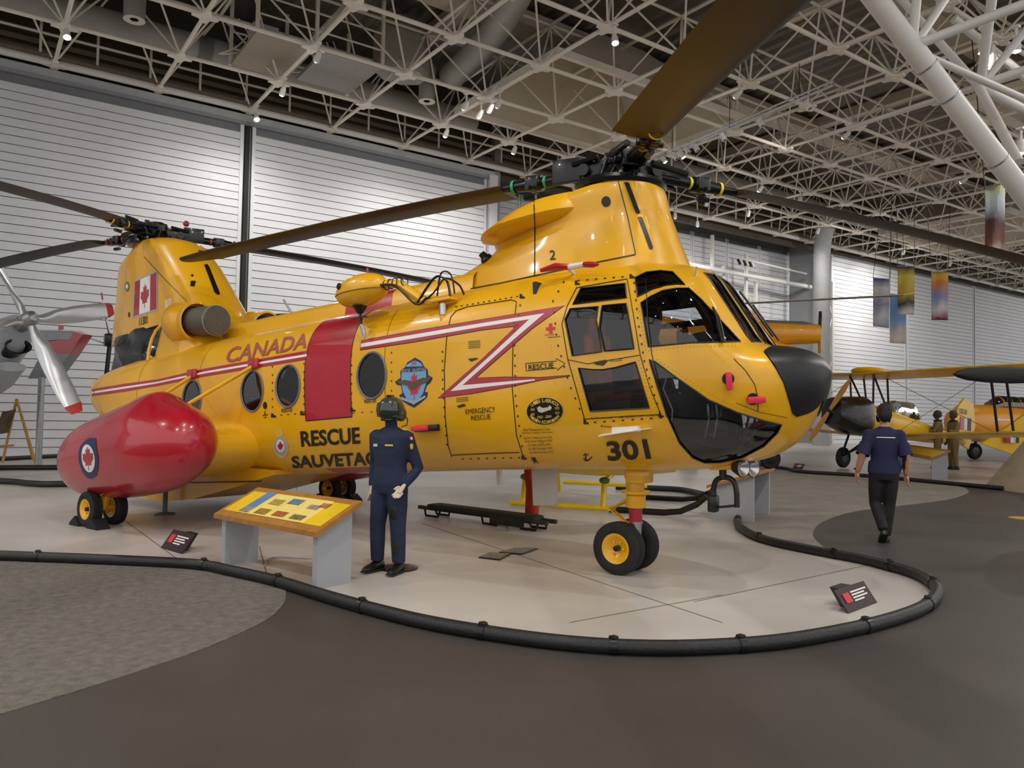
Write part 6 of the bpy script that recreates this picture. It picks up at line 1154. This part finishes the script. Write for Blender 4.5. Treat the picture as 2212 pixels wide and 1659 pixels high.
MB().add(prism([wp(60, 712), wp(158, 716), wp(150, 733), wp(60, 738)], tuple(V(FW)*.5))).build('wing_top', mat('silver_grey', '8A8C90', .4, .4), WT, smooth=False); MB().add(prism([wp(158, 716), wp(178, 722), wp(150, 765), wp(90, 762), wp(90, 738), wp(150, 733)], tuple(V(FW)*.5))).build('red_wing_tip', RED, WT, smooth=False); MB().add(prism([wp(90, 762), wp(150, 765), wp(112, 815), wp(60, 818)], tuple(V(FW)*.5))).build('float_hull', mat('silver_grey', '8A8C90'), WT, smooth=False); MB().add(prism([wp(60, 709), wp(158, 713), wp(158, 718), wp(60, 714)], tuple(V(FW)*.5))).build('white_edge', WHT, WT, smooth=False)
MB().add(cyl(wp(90, 815), V((wp(90, 815)[0], wp(90, 815)[1], 0)), .08)).build('wing_prop', STEEL, WT); MB().add(prism([wp(126, 703), wp(133, 703), wp(133, 714), wp(126, 714)], tuple(V(FW)*.1))).build('red_light', RED, WT, smooth=False)
v0 = pdep(222, 650, 21.5); MS = thing('striped_rotor_mast', 'thin red and white blades and mast beside the tail', 'mast', (v0[0], v0[1], 0))
def vp(px, py): return pdep(px, py, 21.5)-np.array([v0[0], v0[1], 0])
for (a, b, m) in (((219, 633), (221, 648), RED), ((221, 648), (223, 656), WHT), ((223, 656), (225, 668), RED), ((230, 690), (238, 720), WHT), ((178, 725), (186, 732), RED), ((186, 728), (225, 742), WHT)): MB().add(slat_blade(vp(*a), vp(*b), .12, .03)).build('striped_blade', m, MS)
MB().add(cyl(vp(225, 668), vp(238, 730), .03)).add(cbox(tuple(vp(238, 735)), (.3, .3, .35), .03)).add(cyl((0, 0, 0), tuple(vp(238, 735)), .06)).build('mast_post', DKM, MS)
# bagged rotor of a helicopter behind the spine
g0 = pdep(600, 690, 16); BG = thing('covered_aeroplane', 'dark aeroplane wing under clear plastic behind the helicopter spine', 'aeroplane', (g0[0], g0[1], 0))
def gq(px, py, d=16.): return pdep(px, py, d)-np.array([g0[0], g0[1], 0])
MB().add(prism([gq(500, 684), gq(690, 672), gq(690, 720), gq(500, 730)], tuple(V(FW)*1.2))).build('wing_body', BLK, BG, smooth=False); MB().add(slat_blade(gq(612, 648), gq(632, 680), .12, .03)).build('white_fin', WHT, BG); MB().add(ell(tuple(gq(545, 690)), (.4, .4, .14), 18, 10)).build('plastic_sheet', mat('clear_plastic', '6E6A64', .15, 0, .2, 4.), BG); MB().add(cyl(gq(600, 720), (gq(600, 720)[0], gq(600, 720)[1], 0), .12)).build('support_leg', DKM, BG)
# ================================================================ easel, banners, buttress
e0 = gp(40, 1002); EA = thing('easel', 'light wooden easel with framed picture at the left edge', 'easel', tuple(e0))
def ep(px, py, d=21.): return pdep(px, py, d)-e0
for a, b in (((36, 862), (5, 1003)), ((36, 862), (77, 1003))): A, B = ep(*a, 21), ep(*b, 20.9); B = np.array([B[0], B[1], 0]); MB().add(tube([A, B], .035, 6)).build('easel_leg', PINE, EA)
A = ep(36, 862); MB().add(tube([A, (A[0]+.5, A[1]+1.0, 0)], .03, 6)).build('easel_leg', PINE, EA); MB().add(tube([ep(-25, 965, 20.9), ep(30, 962, 20.9)], .03, 6)).build('easel_shelf', PINE, EA); MB().add(prism([ep(5, 890, 20.8), ep(33, 884, 20.8), ep(15, 935, 20.8), ep(-15, 940, 20.8)], tuple(V(FW)*.05))).build('picture', mat('brown_picture', '6E5A40', .5, 0, .3, 6.), EA, smooth=False)
BNN = {'a': ['9FA6BE', 'C9C9CF', '8A8CA8', 'D5D3D0', '4A4E9A'], 'b': ['E5E3E0', '3A3428', 'C9A93A', 'D8C84A', '2E2A4A'], 'c': ['8E1A2E', 'D8D4DC', '8A96C8', 'E08A3A', 'E8C84A'], 'd': ['D6D0CC', 'CFC6C0', '7AA6DC', '6A9ADC', '88B0E0'], 'e': ['D8D4D0', '7A4A3A', '4A2E28', 'C8D4DC', 'D8D890']}
for k, (x0, y0, x1, y1, d, l, sk) in {'a': (1886, 600, 1921, 705, 36, 'pale blue and grey hanging banner, leftmost of the far four', 4), 'b': (1939, 574, 1975, 678, 36, 'dark blue and yellow hanging banner with white ends', 3), 'c': (2012, 588, 2048, 691, 38, 'yellow and red hanging banner, rightmost of the far four', 1), 'd': (1922, 636, 1957, 741, 39, 'light blue and white hanging banner, lowest and behind the others', 2), 'e': (2128, 410, 2170, 562, 20, 'large hanging banner at right crossed by the rotor blade', -14)}.items():
    b0_ = pdep((x0+x1)/2, (y0+y1)/2, d); t = thing('hanging_banner', l, 'banner', tuple(b0_)); rows = []
    for i in range(13):
        q = i/12; rows.append([tuple(pdep(x0+(x1-x0)*u, y0+(y1-y0)*q+sk*(u if sk > 0 else u), d+.08*math.sin(6*u+3*q))-b0_) for u in np.linspace(0, 1, 9)])
    vf = loft(rows, False, False); o = MB().add(vf).build('banner_cloth', gradmat('banner_print_'+k, BNN[k], .14, 2.2), t); so = o.modifiers.new('thickness', 'SOLIDIFY'); so.thickness = .01
    MB().add(cyl(rows[0][0], rows[0][-1], .03, 8)).build('banner_rod', ALU, t)
    for u in (0, -1): a = V(rows[0][u]); wx, wy = a.x+b0_[0], a.y+b0_[1]; gi, gj = (wx-GX0)/MOD, (GY0-wy)/MOD; nx, ny = (GX0+MOD*round(gi), wy) if abs(gi-round(gi)) < abs(gj-round(gj)) else (wx, GY0-MOD*round(gj)); MB().add(cyl(tuple(a), (nx-b0_[0], ny-b0_[1], TZ-b0_[2]), .012, 5)).build('banner_wire', DKM, t)
c0 = gp(2350, 1062); tag(MB().add(lathe([(0, 0), (2.05, 0), (1.3, 1.05), (.55, 2.1), (.5, 2.4), (0, 2.4)], 28, Matrix.Translation(tuple(c0)))).build('concrete_buttress', mat('beige_concrete', 'B0A086', .8, 0, .1, 2., bump=.4)), 'beige sloping concrete column base at the right edge', 'column base')
